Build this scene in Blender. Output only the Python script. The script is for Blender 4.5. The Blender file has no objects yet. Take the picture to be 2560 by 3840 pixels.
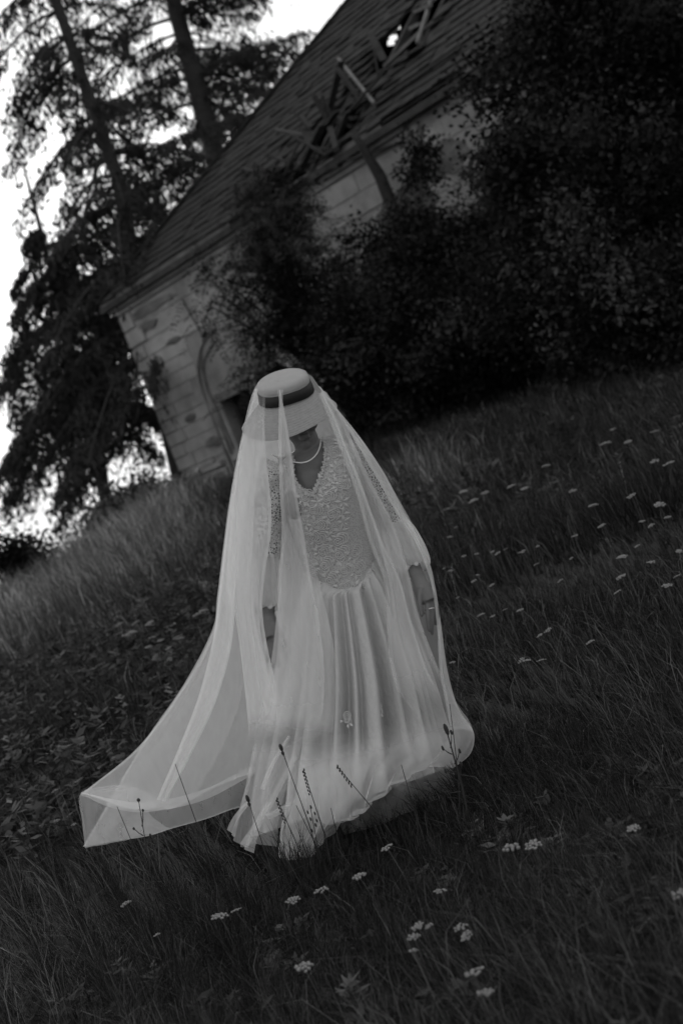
import bpy, math, random
import numpy as np
from mathutils import Matrix, Vector

random.seed(7)
rng = np.random.default_rng(11)
scene = bpy.context.scene
COL = scene.collection

# ------------------------------------------------------------------ camera
ROLL, PITCH, CAMZ, FPX = math.radians(21.5), math.radians(2.85), 1.28, 5333.33
cr, sr = math.cos(ROLL), math.sin(ROLL)
FWD = np.array([0, math.cos(PITCH), -math.sin(PITCH)])
UP0 = np.array([0, math.sin(PITCH), math.cos(PITCH)])
RT0 = np.array([1.0, 0, 0])
RIGHT = cr * RT0 - sr * UP0
UP = sr * RT0 + cr * UP0
CAM = np.array([0, 0, CAMZ])
cd = bpy.data.cameras.new('camera')
cam = bpy.data.objects.new('camera', cd)
COL.objects.link(cam)
m = Matrix.Identity(4)
for i in range(3):
    m[i][0], m[i][1], m[i][2], m[i][3] = RIGHT[i], UP[i], -FWD[i], CAM[i]
cam.matrix_world = m
cd.lens, cd.sensor_width, cd.sensor_fit = 50, 36, 'AUTO'
cd.clip_start, cd.clip_end = 0.05, 5000
cd.dof.use_dof, cd.dof.focus_distance, cd.dof.aperture_fstop = True, 4.88, 3.0
scene.camera = cam

# ------------------------------------------------------------------ world, sun, exposure
SUN_EL, SUN_AZ = math.radians(12.6), math.radians(-5.2)   # azimuth from +Y towards +X
w = bpy.data.worlds.new('World')
scene.world = w
w.use_nodes = True
nt = w.node_tree
bg = nt.nodes['Background']
sky = nt.nodes.new('ShaderNodeTexSky')
sky.sky_type, sky.sun_disc = 'NISHITA', False
sky.sun_elevation, sky.sun_rotation = SUN_EL, SUN_AZ
sky.air_density, sky.dust_density, sky.ozone_density = 1.0, 4.0, 1.0
bw = nt.nodes.new('ShaderNodeRGBToBW')
mx = nt.nodes.new('ShaderNodeMix')
mx.data_type = 'FLOAT'
mx.inputs[0].default_value = 0.93         # thin even overcast veiling the clear sky
mx.inputs[3].default_value = 5.7
nt.links.new(sky.outputs[0], bw.inputs[0])
nt.links.new(bw.outputs[0], mx.inputs[2])
nt.links.new(mx.outputs[0], bg.inputs['Color'])
bg.inputs['Strength'].default_value = 0.15
sd = bpy.data.lights.new('sun', 'SUN')
sd.energy, sd.angle, sd.color = 5.0, math.radians(10), (1, 1, 1)
sun = bpy.data.objects.new('sun', sd)
COL.objects.link(sun)
sv = Vector((math.sin(SUN_AZ) * math.cos(SUN_EL), math.cos(SUN_AZ) * math.cos(SUN_EL), math.sin(SUN_EL)))
sun.rotation_euler = sv.to_track_quat('Z', 'Y').to_euler()
vs = scene.view_settings
vs.view_transform, vs.look, vs.exposure, vs.gamma = 'Standard', 'None', 0.03, 1.0
vs.use_curve_mapping = False
scene.render.engine = 'CYCLES'
scene.cycles.use_denoising = True
scene.cycles.transparent_max_bounces = 40
scene.cycles.max_bounces = 8


# ------------------------------------------------------------------ helpers
def W(px, py, depth):
    """point seen at photo pixel (px, py) at a distance along the view axis"""
    px, py, depth = np.asarray(px, float), np.asarray(py, float), np.asarray(depth, float)
    x = (px - 1280) / FPX * depth
    y = -(py - 1920) / FPX * depth
    return CAM + x[..., None] * RIGHT + y[..., None] * UP + depth[..., None] * FWD


def P1(px, py, d):
    return W(np.array(px), np.array(py), np.array(d))


def sstep(a, b, x):
    t = np.clip((np.asarray(x, float) - a) / (b - a), 0, 1)
    return t * t * (3 - 2 * t)


def gz(x, y):
    x, y = np.asarray(x, float), np.asarray(y, float)
    base = -0.05 + 1.08 * (0.35 * np.clip((y - 5.2) / 12.5, 0, 1) + 0.65 * sstep(5.0, 18.5, y))
    left = sstep(-1.2, -5.0, x)
    base = base - left * 0.22 * sstep(6, 14, y)
    # behind the crest on the left the ground falls away
    fall = sstep(15.5, 34, y) * sstep(-2.5, -6.0, x + (y - 16) * 0.02)
    base = base - 3.2 * fall
    base = base - 0.6 * sstep(2.6, -6, y)
    bump = 0.035 * np.sin(x * 1.3 + 0.4) * np.cos(y * 0.9) + 0.02 * np.sin(x * 2.9 + y * 2.1)
    return base + bump * sstep(1.5, 8, np.hypot(x, y - 5))


def set_mesh(me, V, loops, starts):
    V = np.ascontiguousarray(V, dtype=np.float32)
    me.vertices.add(len(V))
    me.vertices.foreach_set('co', V.ravel())
    me.loops.add(len(loops))
    me.loops.foreach_set('vertex_index', np.ascontiguousarray(loops, dtype=np.int32))
    me.polygons.add(len(starts))
    me.polygons.foreach_set('loop_start', np.ascontiguousarray(starts, dtype=np.int32))
    me.update(calc_edges=True)
    me.validate()


def link(o, parent=None):
    COL.objects.link(o)
    if parent is not None:
        o.parent = parent
    return o


def obj_quads(name, V, F, material, parent=None, smooth=False, tone=None):
    me = bpy.data.meshes.new(name)
    F = np.asarray(F, dtype=np.int32)
    set_mesh(me, V, F.ravel(), np.arange(len(F)) * F.shape[1])
    if smooth:
        me.polygons.foreach_set('use_smooth', np.ones(len(me.polygons), dtype=bool))
    if tone is not None:
        a = me.attributes.new('tone', 'FLOAT', 'POINT')
        a.data.foreach_set('value', np.ascontiguousarray(tone, dtype=np.float32))
    me.materials.append(material)
    return link(bpy.data.objects.new(name, me), parent)


def obj_poly(name, V, F, material, parent=None, smooth=False):
    me = bpy.data.meshes.new(name)
    me.from_pydata([tuple(map(float, v)) for v in V], [], [tuple(map(int, f)) for f in F])
    me.update()
    if smooth:
        me.polygons.foreach_set('use_smooth', np.ones(len(me.polygons), dtype=bool))
    me.materials.append(material)
    return link(bpy.data.objects.new(name, me), parent)


def empty(name, loc=(0, 0, 0), parent=None):
    o = bpy.data.objects.new(name, None)
    o.location = loc
    o.empty_display_size = 0.1
    return link(o, parent)


def tag(o, label=None, cat=None, group=None, kind=None):
    for k, v in (('label', label), ('category', cat), ('group', group), ('kind', kind)):
        if v:
            o[k] = v
    return o


class MB:
    """collects simple shapes into one mesh"""
    def __init__(s):
        s.V, s.F = [], []

    def add(s, V, F):
        b = len(s.V)
        s.V += [tuple(map(float, v)) for v in V]
        s.F += [tuple(int(i) + b for i in f) for f in F]
        return s

    def box(s, x0, x1, y0, y1, z0, z1):
        V = [(x, y, z) for z in (z0, z1) for y in (y0, y1) for x in (x0, x1)]
        return s.add(V, [(0, 2, 3, 1), (4, 5, 7, 6), (0, 1, 5, 4), (2, 6, 7, 3), (0, 4, 6, 2), (1, 3, 7, 5)])

    def obox(s, a, b, wx, wz, up=(0, 0, 1)):
        """beam from a to b"""
        a, b = np.array(a, float), np.array(b, float)
        t = b - a
        t /= np.linalg.norm(t)
        u = np.cross(t, up)
        if np.linalg.norm(u) < 1e-4:
            u = np.cross(t, (1, 0, 0))
        u /= np.linalg.norm(u)
        v = np.cross(u, t)
        V = [p + sx * u * wx / 2 + sz * v * wz / 2 for p in (a, b) for sz in (-1, 1) for sx in (-1, 1)]
        return s.add(V, [(0, 2, 3, 1), (4, 5, 7, 6), (0, 1, 5, 4), (2, 6, 7, 3), (0, 4, 6, 2), (1, 3, 7, 5)])

    def tube(s, pts, rad, n=8, caps=True):
        pts = np.array(pts, float)
        k = len(pts)
        rad = np.full(k, rad) if np.isscalar(rad) else np.array(rad, float)
        tg = np.gradient(pts, axis=0)
        tg /= np.linalg.norm(tg, axis=1)[:, None] + 1e-9
        ref = np.array([0.0, 0, 1]) if abs(tg[0][2]) < 0.9 else np.array([1.0, 0, 0])
        V, F = [], []
        for i in range(k):
            u = np.cross(tg[i], ref)
            u /= np.linalg.norm(u) + 1e-9
            v = np.cross(u, tg[i])
            ref = np.cross(tg[i], u) * -1 if False else ref
            for j in range(n):
                a = 2 * math.pi * j / n
                V.append(pts[i] + rad[i] * (math.cos(a) * u + math.sin(a) * v))
        for i in range(k - 1):
            for j in range(n):
                F.append((i * n + j, i * n + (j + 1) % n, (i + 1) * n + (j + 1) % n, (i + 1) * n + j))
        if caps:
            F.append(tuple(range(n))[::-1])
            F.append(tuple((k - 1) * n + j for j in range(n)))
        return s.add(V, F)

    def ball(s, c, r, n=10, m_=7, M=None):
        c = np.array(c, float)
        r = np.array([r, r, r] if np.isscalar(r) else r, float)
        V, F = [], []
        for i in range(1, m_):
            ph = math.pi * i / m_
            for j in range(n):
                a = 2 * math.pi * j / n
                V.append((math.sin(ph) * math.cos(a), math.sin(ph) * math.sin(a), math.cos(ph)))
        V += [(0, 0, 1), (0, 0, -1)]
        V = np.array(V) * r
        if M is not None:
            V = V @ np.array(M).T
        V = V + c
        for i in range(m_ - 2):
            for j in range(n):
                F.append((i * n + j, i * n + (j + 1) % n, (i + 1) * n + (j + 1) % n, (i + 1) * n + j)[::-1])
        top, bot = (m_ - 1) * n, (m_ - 1) * n + 1
        for j in range(n):
            F.append((top, j, (j + 1) % n))
            F.append((bot, (m_ - 2) * n + (j + 1) % n, (m_ - 2) * n + j))
        return s.add(V, F)

    def build(s, name, material, parent=None, smooth=False):
        return obj_poly(name, s.V, s.F, material, parent, smooth)


def catmull(ctrl, t):
    """ctrl (k, ...) sampled at parameters t in [0, 1]"""
    ctrl = np.asarray(ctrl, float)
    k = len(ctrl)
    e = np.concatenate([[2 * ctrl[0] - ctrl[1]], ctrl, [2 * ctrl[-1] - ctrl[-2]]])
    s = np.clip(np.asarray(t) * (k - 1), 0, k - 1 - 1e-9)
    i = s.astype(int)
    f = (s - i).reshape((-1,) + (1,) * (ctrl.ndim - 1))
    p0, p1, p2, p3 = e[i], e[i + 1], e[i + 2], e[i + 3]
    return 0.5 * (2 * p1 + (p2 - p0) * f + (2 * p0 - 5 * p1 + 4 * p2 - p3) * f ** 2 + (3 * p1 - p0 - 3 * p2 + p3) * f ** 3)


def gridF(nv, nu, wrap=False):
    F = []
    for i in range(nv - 1):
        for j in range(nu if wrap else nu - 1):
            j2 = (j + 1) % nu
            F.append((i * nu + j, i * nu + j2, (i + 1) * nu + j2, (i + 1) * nu + j))
    return F


# ------------------------------------------------------------------ materials (black-and-white picture: all greys)
def material(name, val, rough=0.85, var=0.25, scale=6.0, bump=0.0, bscale=None, coords='Object', spec=0.2, tone=False, translucent=0.0, detail=6.0, stretch=None):
    mt = bpy.data.materials.new(name)
    mt.use_nodes = True
    t = mt.node_tree
    p = t.nodes['Principled BSDF']
    p.inputs['Roughness'].default_value = rough
    p.inputs['Specular IOR Level'].default_value = spec
    tc = t.nodes.new('ShaderNodeTexCoord')
    src = tc.outputs[coords]
    if stretch:
        mp = t.nodes.new('ShaderNodeMapping')
        mp.inputs['Scale'].default_value = stretch
        t.links.new(src, mp.inputs[0])
        src = mp.outputs[0]
    nz = t.nodes.new('ShaderNodeTexNoise')
    nz.inputs['Scale'].default_value = scale
    nz.inputs['Detail'].default_value = detail
    nz.inputs['Roughness'].default_value = 0.65
    t.links.new(src, nz.inputs['Vector'])
    mr = t.nodes.new('ShaderNodeMapRange')
    mr.inputs['From Min'].default_value, mr.inputs['From Max'].default_value = 0.3, 0.7
    mr.inputs['To Min'].default_value, mr.inputs['To Max'].default_value = val * (1 - var), val * (1 + var)
    t.links.new(nz.outputs['Fac'], mr.inputs['Value'])
    outv = mr.outputs[0]
    if tone:
        at = t.nodes.new('ShaderNodeAttribute')
        at.attribute_name = 'tone'
        mu = t.nodes.new('ShaderNodeMath')
        mu.operation = 'MULTIPLY'
        t.links.new(outv, mu.inputs[0])
        t.links.new(at.outputs['Fac'], mu.inputs[1])
        outv = mu.outputs[0]
    cc = t.nodes.new('ShaderNodeCombineColor')
    for k in range(3):
        t.links.new(outv, cc.inputs[k])
    t.links.new(cc.outputs[0], p.inputs['Base Color'])
    if bump:
        nb = t.nodes.new('ShaderNodeTexNoise')
        nb.inputs['Scale'].default_value = bscale or scale * 4
        nb.inputs['Detail'].default_value = 5
        t.links.new(src, nb.inputs['Vector'])
        b = t.nodes.new('ShaderNodeBump')
        b.inputs['Strength'].default_value = bump
        b.inputs['Distance'].default_value = 0.02
        t.links.new(nb.outputs['Fac'], b.inputs['Height'])
        t.links.new(b.outputs[0], p.inputs['Normal'])
    if translucent:
        tr = t.nodes.new('ShaderNodeBsdfTranslucent')
        t.links.new(cc.outputs[0], tr.inputs['Color'])
        ms = t.nodes.new('ShaderNodeMixShader')
        ms.inputs[0].default_value = translucent
        t.links.new(p.outputs[0], ms.inputs[1])
        t.links.new(tr.outputs[0], ms.inputs[2])
        t.links.new(ms.outputs[0], t.nodes['Material Output'].inputs[0])
    return mt


def sheer(name, alpha, val=0.86, weave=0.25):
    """thin woven net: part open, part white thread that also lets light through"""
    mt = bpy.data.materials.new(name)
    mt.use_nodes = True
    t = mt.node_tree
    for n in list(t.nodes):
        if n.type == 'BSDF_PRINCIPLED':
            t.nodes.remove(n)
    df, tl = t.nodes.new('ShaderNodeBsdfDiffuse'), t.nodes.new('ShaderNodeBsdfTranslucent')
    for n in (df, tl):
        n.inputs['Color'].default_value = (val, val, val, 1)
    tcb = t.nodes.new('ShaderNodeTexCoord')
    mpb = t.nodes.new('ShaderNodeMapping')
    mpb.inputs['Scale'].default_value = (1, 1, 0.35)
    nzb = t.nodes.new('ShaderNodeTexNoise')
    nzb.inputs['Scale'].default_value = 26
    nzb.inputs['Detail'].default_value = 4
    bp = t.nodes.new('ShaderNodeBump')
    bp.inputs['Strength'].default_value = 0.55
    bp.inputs['Distance'].default_value = 0.02
    t.links.new(tcb.outputs['Object'], mpb.inputs[0])
    t.links.new(mpb.outputs[0], nzb.inputs['Vector'])
    t.links.new(nzb.outputs['Fac'], bp.inputs['Height'])
    for n in (df, tl):
        t.links.new(bp.outputs[0], n.inputs['Normal'])
    mA = t.nodes.new('ShaderNodeMixShader')
    mA.inputs[0].default_value = 0.52
    t.links.new(df.outputs[0], mA.inputs[1])
    t.links.new(tl.outputs[0], mA.inputs[2])
    tp = t.nodes.new('ShaderNodeBsdfTransparent')
    mB = t.nodes.new('ShaderNodeMixShader')
    tc = t.nodes.new('ShaderNodeTexCoord')
    nz = t.nodes.new('ShaderNodeTexNoise')
    nz.inputs['Scale'].default_value = 9
    nz.inputs['Detail'].default_value = 8
    mp = t.nodes.new('ShaderNodeMapping')
    mp.inputs['Scale'].default_value = (4, 4, 0.7)
    t.links.new(tc.outputs['Object'], mp.inputs[0])
    t.links.new(mp.outputs[0], nz.inputs['Vector'])
    mr = t.nodes.new('ShaderNodeMapRange')
    mr.inputs['From Min'].default_value, mr.inputs['From Max'].default_value = 0.3, 0.7
    mr.inputs['To Min'].default_value, mr.inputs['To Max'].default_value = alpha * (1 - weave), alpha * (1 + weave)
    t.links.new(nz.outputs['Fac'], mr.inputs['Value'])
    at = t.nodes.new('ShaderNodeAttribute')
    at.attribute_name = 'tone'
    mu = t.nodes.new('ShaderNodeMath')
    mu.operation = 'MULTIPLY'
    t.links.new(mr.outputs[0], mu.inputs[0])
    t.links.new(at.outputs['Fac'], mu.inputs[1])
    t.links.new(mu.outputs[0], mB.inputs[0])
    t.links.new(tp.outputs[0], mB.inputs[1])
    t.links.new(mA.outputs[0], mB.inputs[2])
    t.links.new(mB.outputs[0], t.nodes['Material Output'].inputs[0])
    return mt


def lace(name, val=0.7, holes=0.42, scale=110):
    """net ground of lace: cell-shaped openings between threads"""
    mt = bpy.data.materials.new(name)
    mt.use_nodes = True
    t = mt.node_tree
    p = t.nodes['Principled BSDF']
    p.inputs['Base Color'].default_value = (val, val, val, 1)
    p.inputs['Roughness'].default_value = 0.9
    p.inputs['Specular IOR Level'].default_value = 0.1
    tc = t.nodes.new('ShaderNodeTexCoord')
    vo = t.nodes.new('ShaderNodeTexVoronoi')
    vo.feature = 'DISTANCE_TO_EDGE'
    vo.inputs['Scale'].default_value = scale
    t.links.new(tc.outputs['Object'], vo.inputs['Vector'])
    cmp_ = t.nodes.new('ShaderNodeMapRange')
    cmp_.inputs['From Min'].default_value, cmp_.inputs['From Max'].default_value = 0.12, 0.2
    cmp_.inputs['To Min'].default_value, cmp_.inputs['To Max'].default_value = 1.0, 1.0 - holes
    t.links.new(vo.outputs['Distance'], cmp_.inputs['Value'])
    t.links.new(cmp_.outputs[0], p.inputs['Alpha'])
    b = t.nodes.new('ShaderNodeBump')
    b.inputs['Strength'].default_value = 0.5
    b.inputs['Distance'].default_value = 0.004
    b.invert = True
    t.links.new(vo.outputs['Distance'], b.inputs['Height'])
    t.links.new(b.outputs[0], p.inputs['Normal'])
    return mt


M = dict(
    soil=material('soil', 0.03, scale=3, bump=0.3),
    grass=material('grass', 0.046, rough=0.7, var=0.35, scale=0.9, tone=True, translucent=0.3, spec=0.15),
    bark=material('bark', 0.045, var=0.4, scale=14, bump=0.8),
    needles=material('needles', 0.028, var=0.3, scale=2, spec=0.1),
    leaf=material('leaf', 0.016, tone=True, var=0.4, scale=1.3, translucent=0.2, spec=0.1, rough=0.75),
    leaf_light=material('leaf_light', 0.085, tone=True, var=0.4, scale=1.3, translucent=0.3, spec=0.25, rough=0.6),
    weed=material('weed', 0.05, tone=True, var=0.35, scale=2, translucent=0.25, spec=0.2),
    plaster=material('plaster', 0.20, var=0.5, scale=0.8, detail=9, bump=0.4, bscale=22),
    plaster_block=material('plaster_block', 0.24, var=0.5, scale=0.9, detail=9, bump=0.35, bscale=26),
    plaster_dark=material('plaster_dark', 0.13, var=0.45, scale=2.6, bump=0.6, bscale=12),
    brick=material('exposed_brick', 0.10, var=0.5, scale=5, bump=0.6),
    shingle=material('shingle', 0.024, var=0.45, scale=3.5, bump=0.5, bscale=30),
    timber=material('timber', 0.04, var=0.4, scale=5, bump=0.4),
    timber_pale=material('timber_pale', 0.13, var=0.3, scale=6, bump=0.3),
    dark=material('dark_interior', 0.01, var=0.2),
    iron=material('rusted_iron', 0.03, var=0.4, scale=9, bump=0.3),
    glass=material('dark_glass', 0.015, rough=0.25, var=0.2, spec=0.5),
    skin=material('skin', 0.14, rough=0.55, var=0.06, scale=20, spec=0.35),
    hair=material('hair', 0.03, rough=0.5, var=0.4, scale=60),
    straw=material('straw', 0.28, rough=0.8, var=0.10, scale=70, bump=0.25, bscale=260),
    ribbon=material('ribbon', 0.02, rough=0.6, var=0.15, scale=30),
    satin=material('satin', 0.42, rough=0.85, var=0.06, scale=14, spec=0.1, bump=0.25, bscale=30, stretch=(3, 3, 0.6)),
    lace_ground=lace('lace_ground', 0.42, 0.25, 130),
    lace_sleeve=lace('lace_sleeve', 0.55, 0.95, 120),
    thread=material('thread', 0.5, rough=0.8, var=0.08, scale=120),
    chiffon=sheer('chiffon', 0.72, 0.8, 0.1),
    pearl=material('pearl', 0.75, rough=0.25, var=0.04, spec=0.6),
    flower=material('flower', 0.27, rough=0.8, var=0.2, scale=60, translucent=0.25),
    stem=material('stem', 0.06, var=0.3, scale=20),
    stalk=material('stalk', 0.035, var=0.3, scale=20),
    hill=material('hill', 0.10, var=0.3, scale=0.05),
    silver=material('silver', 0.6, rough=0.3, var=0.02, spec=0.7),
    tulle=sheer('tulle', 0.27, 0.94, 0.04),
    tulle_mid=sheer('tulle_mid', 0.38, 0.94, 0.04),
    tulle_fold=sheer('tulle_fold', 0.52, 0.94, 0.05),
)

# ------------------------------------------------------------------ ground, far hill
def axis_pts(lo, hi, n, c, p=2.2):
    t = np.linspace(-1, 1, n)
    s = np.sign(t) * np.abs(t) ** p
    return np.where(s < 0, c + s * (c - lo), c + s * (hi - c))


gx = axis_pts(-400, 400, 150, 0, 3.0)
gy = axis_pts(-60, 900, 170, 9, 3.0)
X, Y = np.meshgrid(gx, gy)
Z = gz(X, np.clip(Y, -20, 60))
far = np.clip((Y - 60) / 300, 0, 1)
Z = Z - far * 6
GV = np.stack([X, Y, Z], -1).reshape(-1, 3)
g = obj_quads('meadow_ground', GV, gridF(len(gy), len(gx)), M['soil'], smooth=True)
tag(g, 'sloping meadow ground under the grass', kind='structure')

hx = np.linspace(-60, 5, 60)
hy = np.linspace(70, 130, 30)
X, Y = np.meshgrid(hx, hy)
hz = -4 + 5.6 * np.exp(-((X + 4) / 11) ** 2 - ((Y - 95) / 16) ** 2) + 4.2 * np.exp(-((X + 40) / 18) ** 2 - ((Y - 105) / 16) ** 2)
hz += 0.15 * np.sin(X * 1.7) * np.cos(Y * 0.6)
h = obj_quads('hill', np.stack([X, Y, hz], -1).reshape(-1, 3), gridF(len(hy), len(hx)), M['hill'], smooth=True)
tag(h, 'low grassy hill beyond the crest of the meadow', kind='structure')

# ------------------------------------------------------------------ ruined house
HC = P1(735, 1900, 26.0)
HD = np.array([0.638, -0.771, 0]); HD /= np.linalg.norm(HD)     # along the front wall, towards the right
HN = np.array([-HD[1], HD[0], 0])                               # into the house
house = empty('ruined_house')
hm = Matrix.Identity(4)
for i in range(3):
    hm[i][0], hm[i][1], hm[i][2], hm[i][3] = HD[i], HN[i], (0, 0, 1)[i], HC[i]
house.matrix_world = hm
tag(house, 'ruined plastered house with a collapsing shingle roof behind the trees', 'house')
HL, HDp, HH, RISE, OV = 15.0, 9.6, 4.05, 3.75, 0.22
BH = -0.6                                                        # walls go into the ground

# openings in the front wall: (x0, x1, z0, z1)
OPEN = [(1.86, 2.75, 0.62, 1.68), (9.0, 10.0, 0.9, 2.5)]
wall = MB()
xs = sorted({0, HL} | {v for o in OPEN for v in o[:2]})
for x0, x1 in zip(xs[:-1], xs[1:]):
    op = [o for o in OPEN if o[0] <= x0 and o[1] >= x1]
    if op:
        wall.box(x0, x1, 0, 0.45, BH, op[0][2]).box(x0, x1, 0, 0.45, op[0][3], HH)
    else:
        wall.box(x0, x1, 0, 0.45, BH, HH)
wall.box(0, 0.45, 0.45, HDp, BH, HH).box(HL - 0.45, HL, 0.45, HDp, BH, HH).box(0.45, HL - 0.45, HDp - 0.45, HDp, BH, HH)
wallo = wall.build('wall', M['plaster'], house)
# rusticated plaster courses: every block proud of the wall, joints recessed
blk = []
zrow = [0.70 + 0.235 * k for k in range(10)] + [3.09, 3.40]
for r, z in enumerate(zrow):
    x = -0.02
    while x < 13.2:
        wd = (0.40 if r % 2 else 0.58) if x < 0 else random.choice([0.9, 1.4, 1.9, 2.4])
        x1 = min(x + wd, 13.3)
        x0_, x1_ = x, x1
        ok = not (1.6 < (x0_ + x1_) / 2 < 3.6 and z < 2.7)
        hgt = 0.30 if z > 3.0 else 0.235
        for (a, b, c, d) in OPEN[1:]:
            if x1_ > a - 0.2 and x0_ < b + 0.2 and z + 0.26 > c - 0.1 and z < d + 0.1:
                ok = False
        if ok and x0_ < 1.62 < x1_ and z < 2.7:
            x1_ = 1.6
        if ok and random.random() > 0.04 + 0.012 * r * (x > 3) and x1_ - x0_ > 0.15:
            blk.append((x0_, x1_, z, z + hgt))
        x = x1
for (x0, x1, z0, z1) in blk:
    pr = 0.008 + random.uniform(0, 0.012)
    if x0 < 0:
        pr += 0.03
    b = MB()
    j = random.uniform(0.003, 0.006)
    bx0, bx1, bz0, bz1, bv = x0 + j, x1 - j, z0 + j, z1 - j, 0.009
    V = [(bx0, -0.001, bz0), (bx1, -0.001, bz0), (bx1, -0.001, bz1), (bx0, -0.001, bz1),
         (bx0 + bv, -pr, bz0 + bv), (bx1 - bv, -pr, bz0 + bv), (bx1 - bv, -pr, bz1 - bv), (bx0 + bv, -pr, bz1 - bv)]
    b.add(V, [(4, 5, 6, 7), (0, 1, 5, 4), (1, 2, 6, 5), (2, 3, 7, 6), (3, 0, 4, 7)])
    b.build('stone_block', M['plaster_block'], wallo)
# left quoins turning the corner
for r, z in enumerate(zrow):
    q = MB().box(-0.075, -0.003, 0.0, 0.5 if r % 2 else 0.32, z + 0.012, z + 0.222)
    q.build('corner_block', M['plaster_block'], wallo)
# frieze and stepped cornice below the eave, broken off on the middle
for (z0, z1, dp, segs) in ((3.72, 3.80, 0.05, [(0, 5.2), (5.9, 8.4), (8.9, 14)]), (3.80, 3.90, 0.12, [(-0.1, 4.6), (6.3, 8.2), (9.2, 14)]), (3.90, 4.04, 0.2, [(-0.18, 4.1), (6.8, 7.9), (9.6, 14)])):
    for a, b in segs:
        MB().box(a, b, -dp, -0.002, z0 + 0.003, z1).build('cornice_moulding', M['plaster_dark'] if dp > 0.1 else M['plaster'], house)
# patches of lost plaster (brick shows) as shallow raised rubble
for (cx, cz, rx, rz_) in ((1.3, 0.95, 0.3, 0.1), (0.7, 3.3, 0.4, 0.09), (0.9, 1.5, 0.22, 0.07), (0.5, 2.2, 0.16, 0.1), (1.3, 2.85, 0.25, 0.06), (4.2, 3.35, 0.5, 0.2), (5.2, 3.3, 0.6, 0.28), (7.6, 2.8, 0.7, 0.4), (8.6, 3.2, 0.5, 0.25), (1.0, 3.55, 0.9, 0.1), (6.6, 1.2, 0.7, 0.4)):
    n = 18
    V = [(cx, -0.05, cz)] + [(cx + rx * math.cos(a) * (0.7 + 0.4 * random.random()), -0.044 + 0.02 * random.random(), cz + rz_ * math.sin(a) * (0.7 + 0.4 * random.random())) for a in np.linspace(0, 2 * math.pi, n, endpoint=False)]
    V2 = [(v[0], 0.01, v[2]) for v in V[1:]]
    F = [(0, 1 + (k + 1) % n, 1 + k) for k in range(n)] + [(1 + k, 1 + (k + 1) % n, 1 + n + (k + 1) % n, 1 + n + k) for k in range(n)]
    obj_poly('bare_patch', V + V2, F, M['brick'] if cz < 3.4 else M['plaster_dark'], wallo)
# arched blind niche round the left window
arc = MB()
cxw, czs, ra = 2.5, 1.75, 0.98
pts = [(cxw - ra, -0.03, 0.2)] + [(cxw + ra * math.cos(a), -0.03, czs + 0.92 * math.sin(a)) for a in np.linspace(math.pi, 0, 16)] + [(cxw + ra, -0.03, 0.2)]
arc.tube(pts, 0.022, 5)
arc.build('arch_moulding', M['plaster'], house, True)
arc2 = MB()
pts = [(cxw - ra + 0.13, -0.02, 0.3)] + [(cxw + (ra - 0.13) * math.cos(a), -0.02, czs + 0.76 * math.sin(a)) for a in np.linspace(math.pi, 1.7, 9)]
arc2.tube(pts, 0.014, 5)
arc2.build('arch_moulding', M['plaster_dark'], house, True)
MB().ball((2.17, -0.01, 2.66), (0.065, 0.06, 0.05)).build('socket_hole', M['dark'], house)
crack = MB().tube([(2.0, -0.045, 3.4), (2.06, -0.045, 3.1), (2.15, -0.045, 2.7)], 0.012, 4)
crack.build('crack', M['dark'], house)
crack = MB().tube([(1.90, -0.03, 2.45), (1.76, -0.03, 2.2), (1.70, -0.03, 1.9), (1.70, -0.03, 1.6), (1.71, -0.03, 1.2), (1.75, -0.03, 0.7)], [0.01, 0.02, 0.022, 0.03, 0.035, 0.02], 5)
crack.build('crack', M['plaster_dark'], house)
# windows
for k, (x0, x1, z0, z1) in enumerate(OPEN):
    wn = empty('window', (0, 0, 0), house)
    MB().box(x0 - 0.02, x1 + 0.02, 0.30, 0.32, z0, z1).build('pane', M['dark'], wn)
    f = MB()
    for a, b, c, d in ((x0, x0 + 0.07, z0, z1), (x1 - 0.07, x1, z0, z1), (x0 + 0.07, x1 - 0.07, z1 - 0.07, z1), (x0 + 0.07, x1 - 0.07, z0, z0 + 0.07), ((x0 + x1) / 2 - 0.03, (x0 + x1) / 2 + 0.03, z0 + 0.07, z1 - 0.07), (x0 + 0.07, x1 - 0.07, z0 + 1.0, z0 + 1.05)):
        f.box(a, b, 0.22, 0.28, c, d)
    f.build('frame', M['timber'], wn)
    MB().box(x0 - 0.14, x1 + 0.14, -0.1, 0.2, z0 - 0.1, z0 - 0.004).build('sill', M['plaster'], wn)
    MB().box(x0 - 0.05, x1 + 0.05, -0.05, 0.25, z1 - 0.14, z1 - 0.002).build('lintel', M['brick'], wn)
# low panelled plinth under the left corner
MB().box(0.28, 1.36, -0.12, -0.002, 0.52, 0.60).build('plinth_ledge', M['plaster_block'], house)
MB().box(0.36, 1.40, -0.07, -0.002, 0.42, 0.47).build('plinth_ledge', M['plaster_block'], house)
for a in (0.42, 0.84, 1.28):
    MB().box(a, a + 0.09, -0.06, -0.002, -0.5, 0.415).build('plinth_post', M['plaster_block'], house)
MB().box(0.35, 1.1, -0.045, -0.002, 0.62, 0.69).build('plaster_panel', M['plaster_block'], house)

# roof: rafters, two long slopes, two hips, shingles laid in courses
RH = HDp / 2 + OV
SL = math.hypot(RH, RISE)
Z0 = HH - 0.02
ca, sa = RH / SL, RISE / SL
roof = empty('roof', (0, 0, 0), house)


def slope_pt(x, s, off=0.0, side='front'):
    """x along the eave, s up the slope, off above the deck"""
    if side == 'front':
        return np.array([x, -OV + s * ca - off * sa, Z0 + s * sa + off * ca])
    return np.array([x, HDp + OV - s * ca + off * sa, Z0 + s * sa + off * ca])


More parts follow.
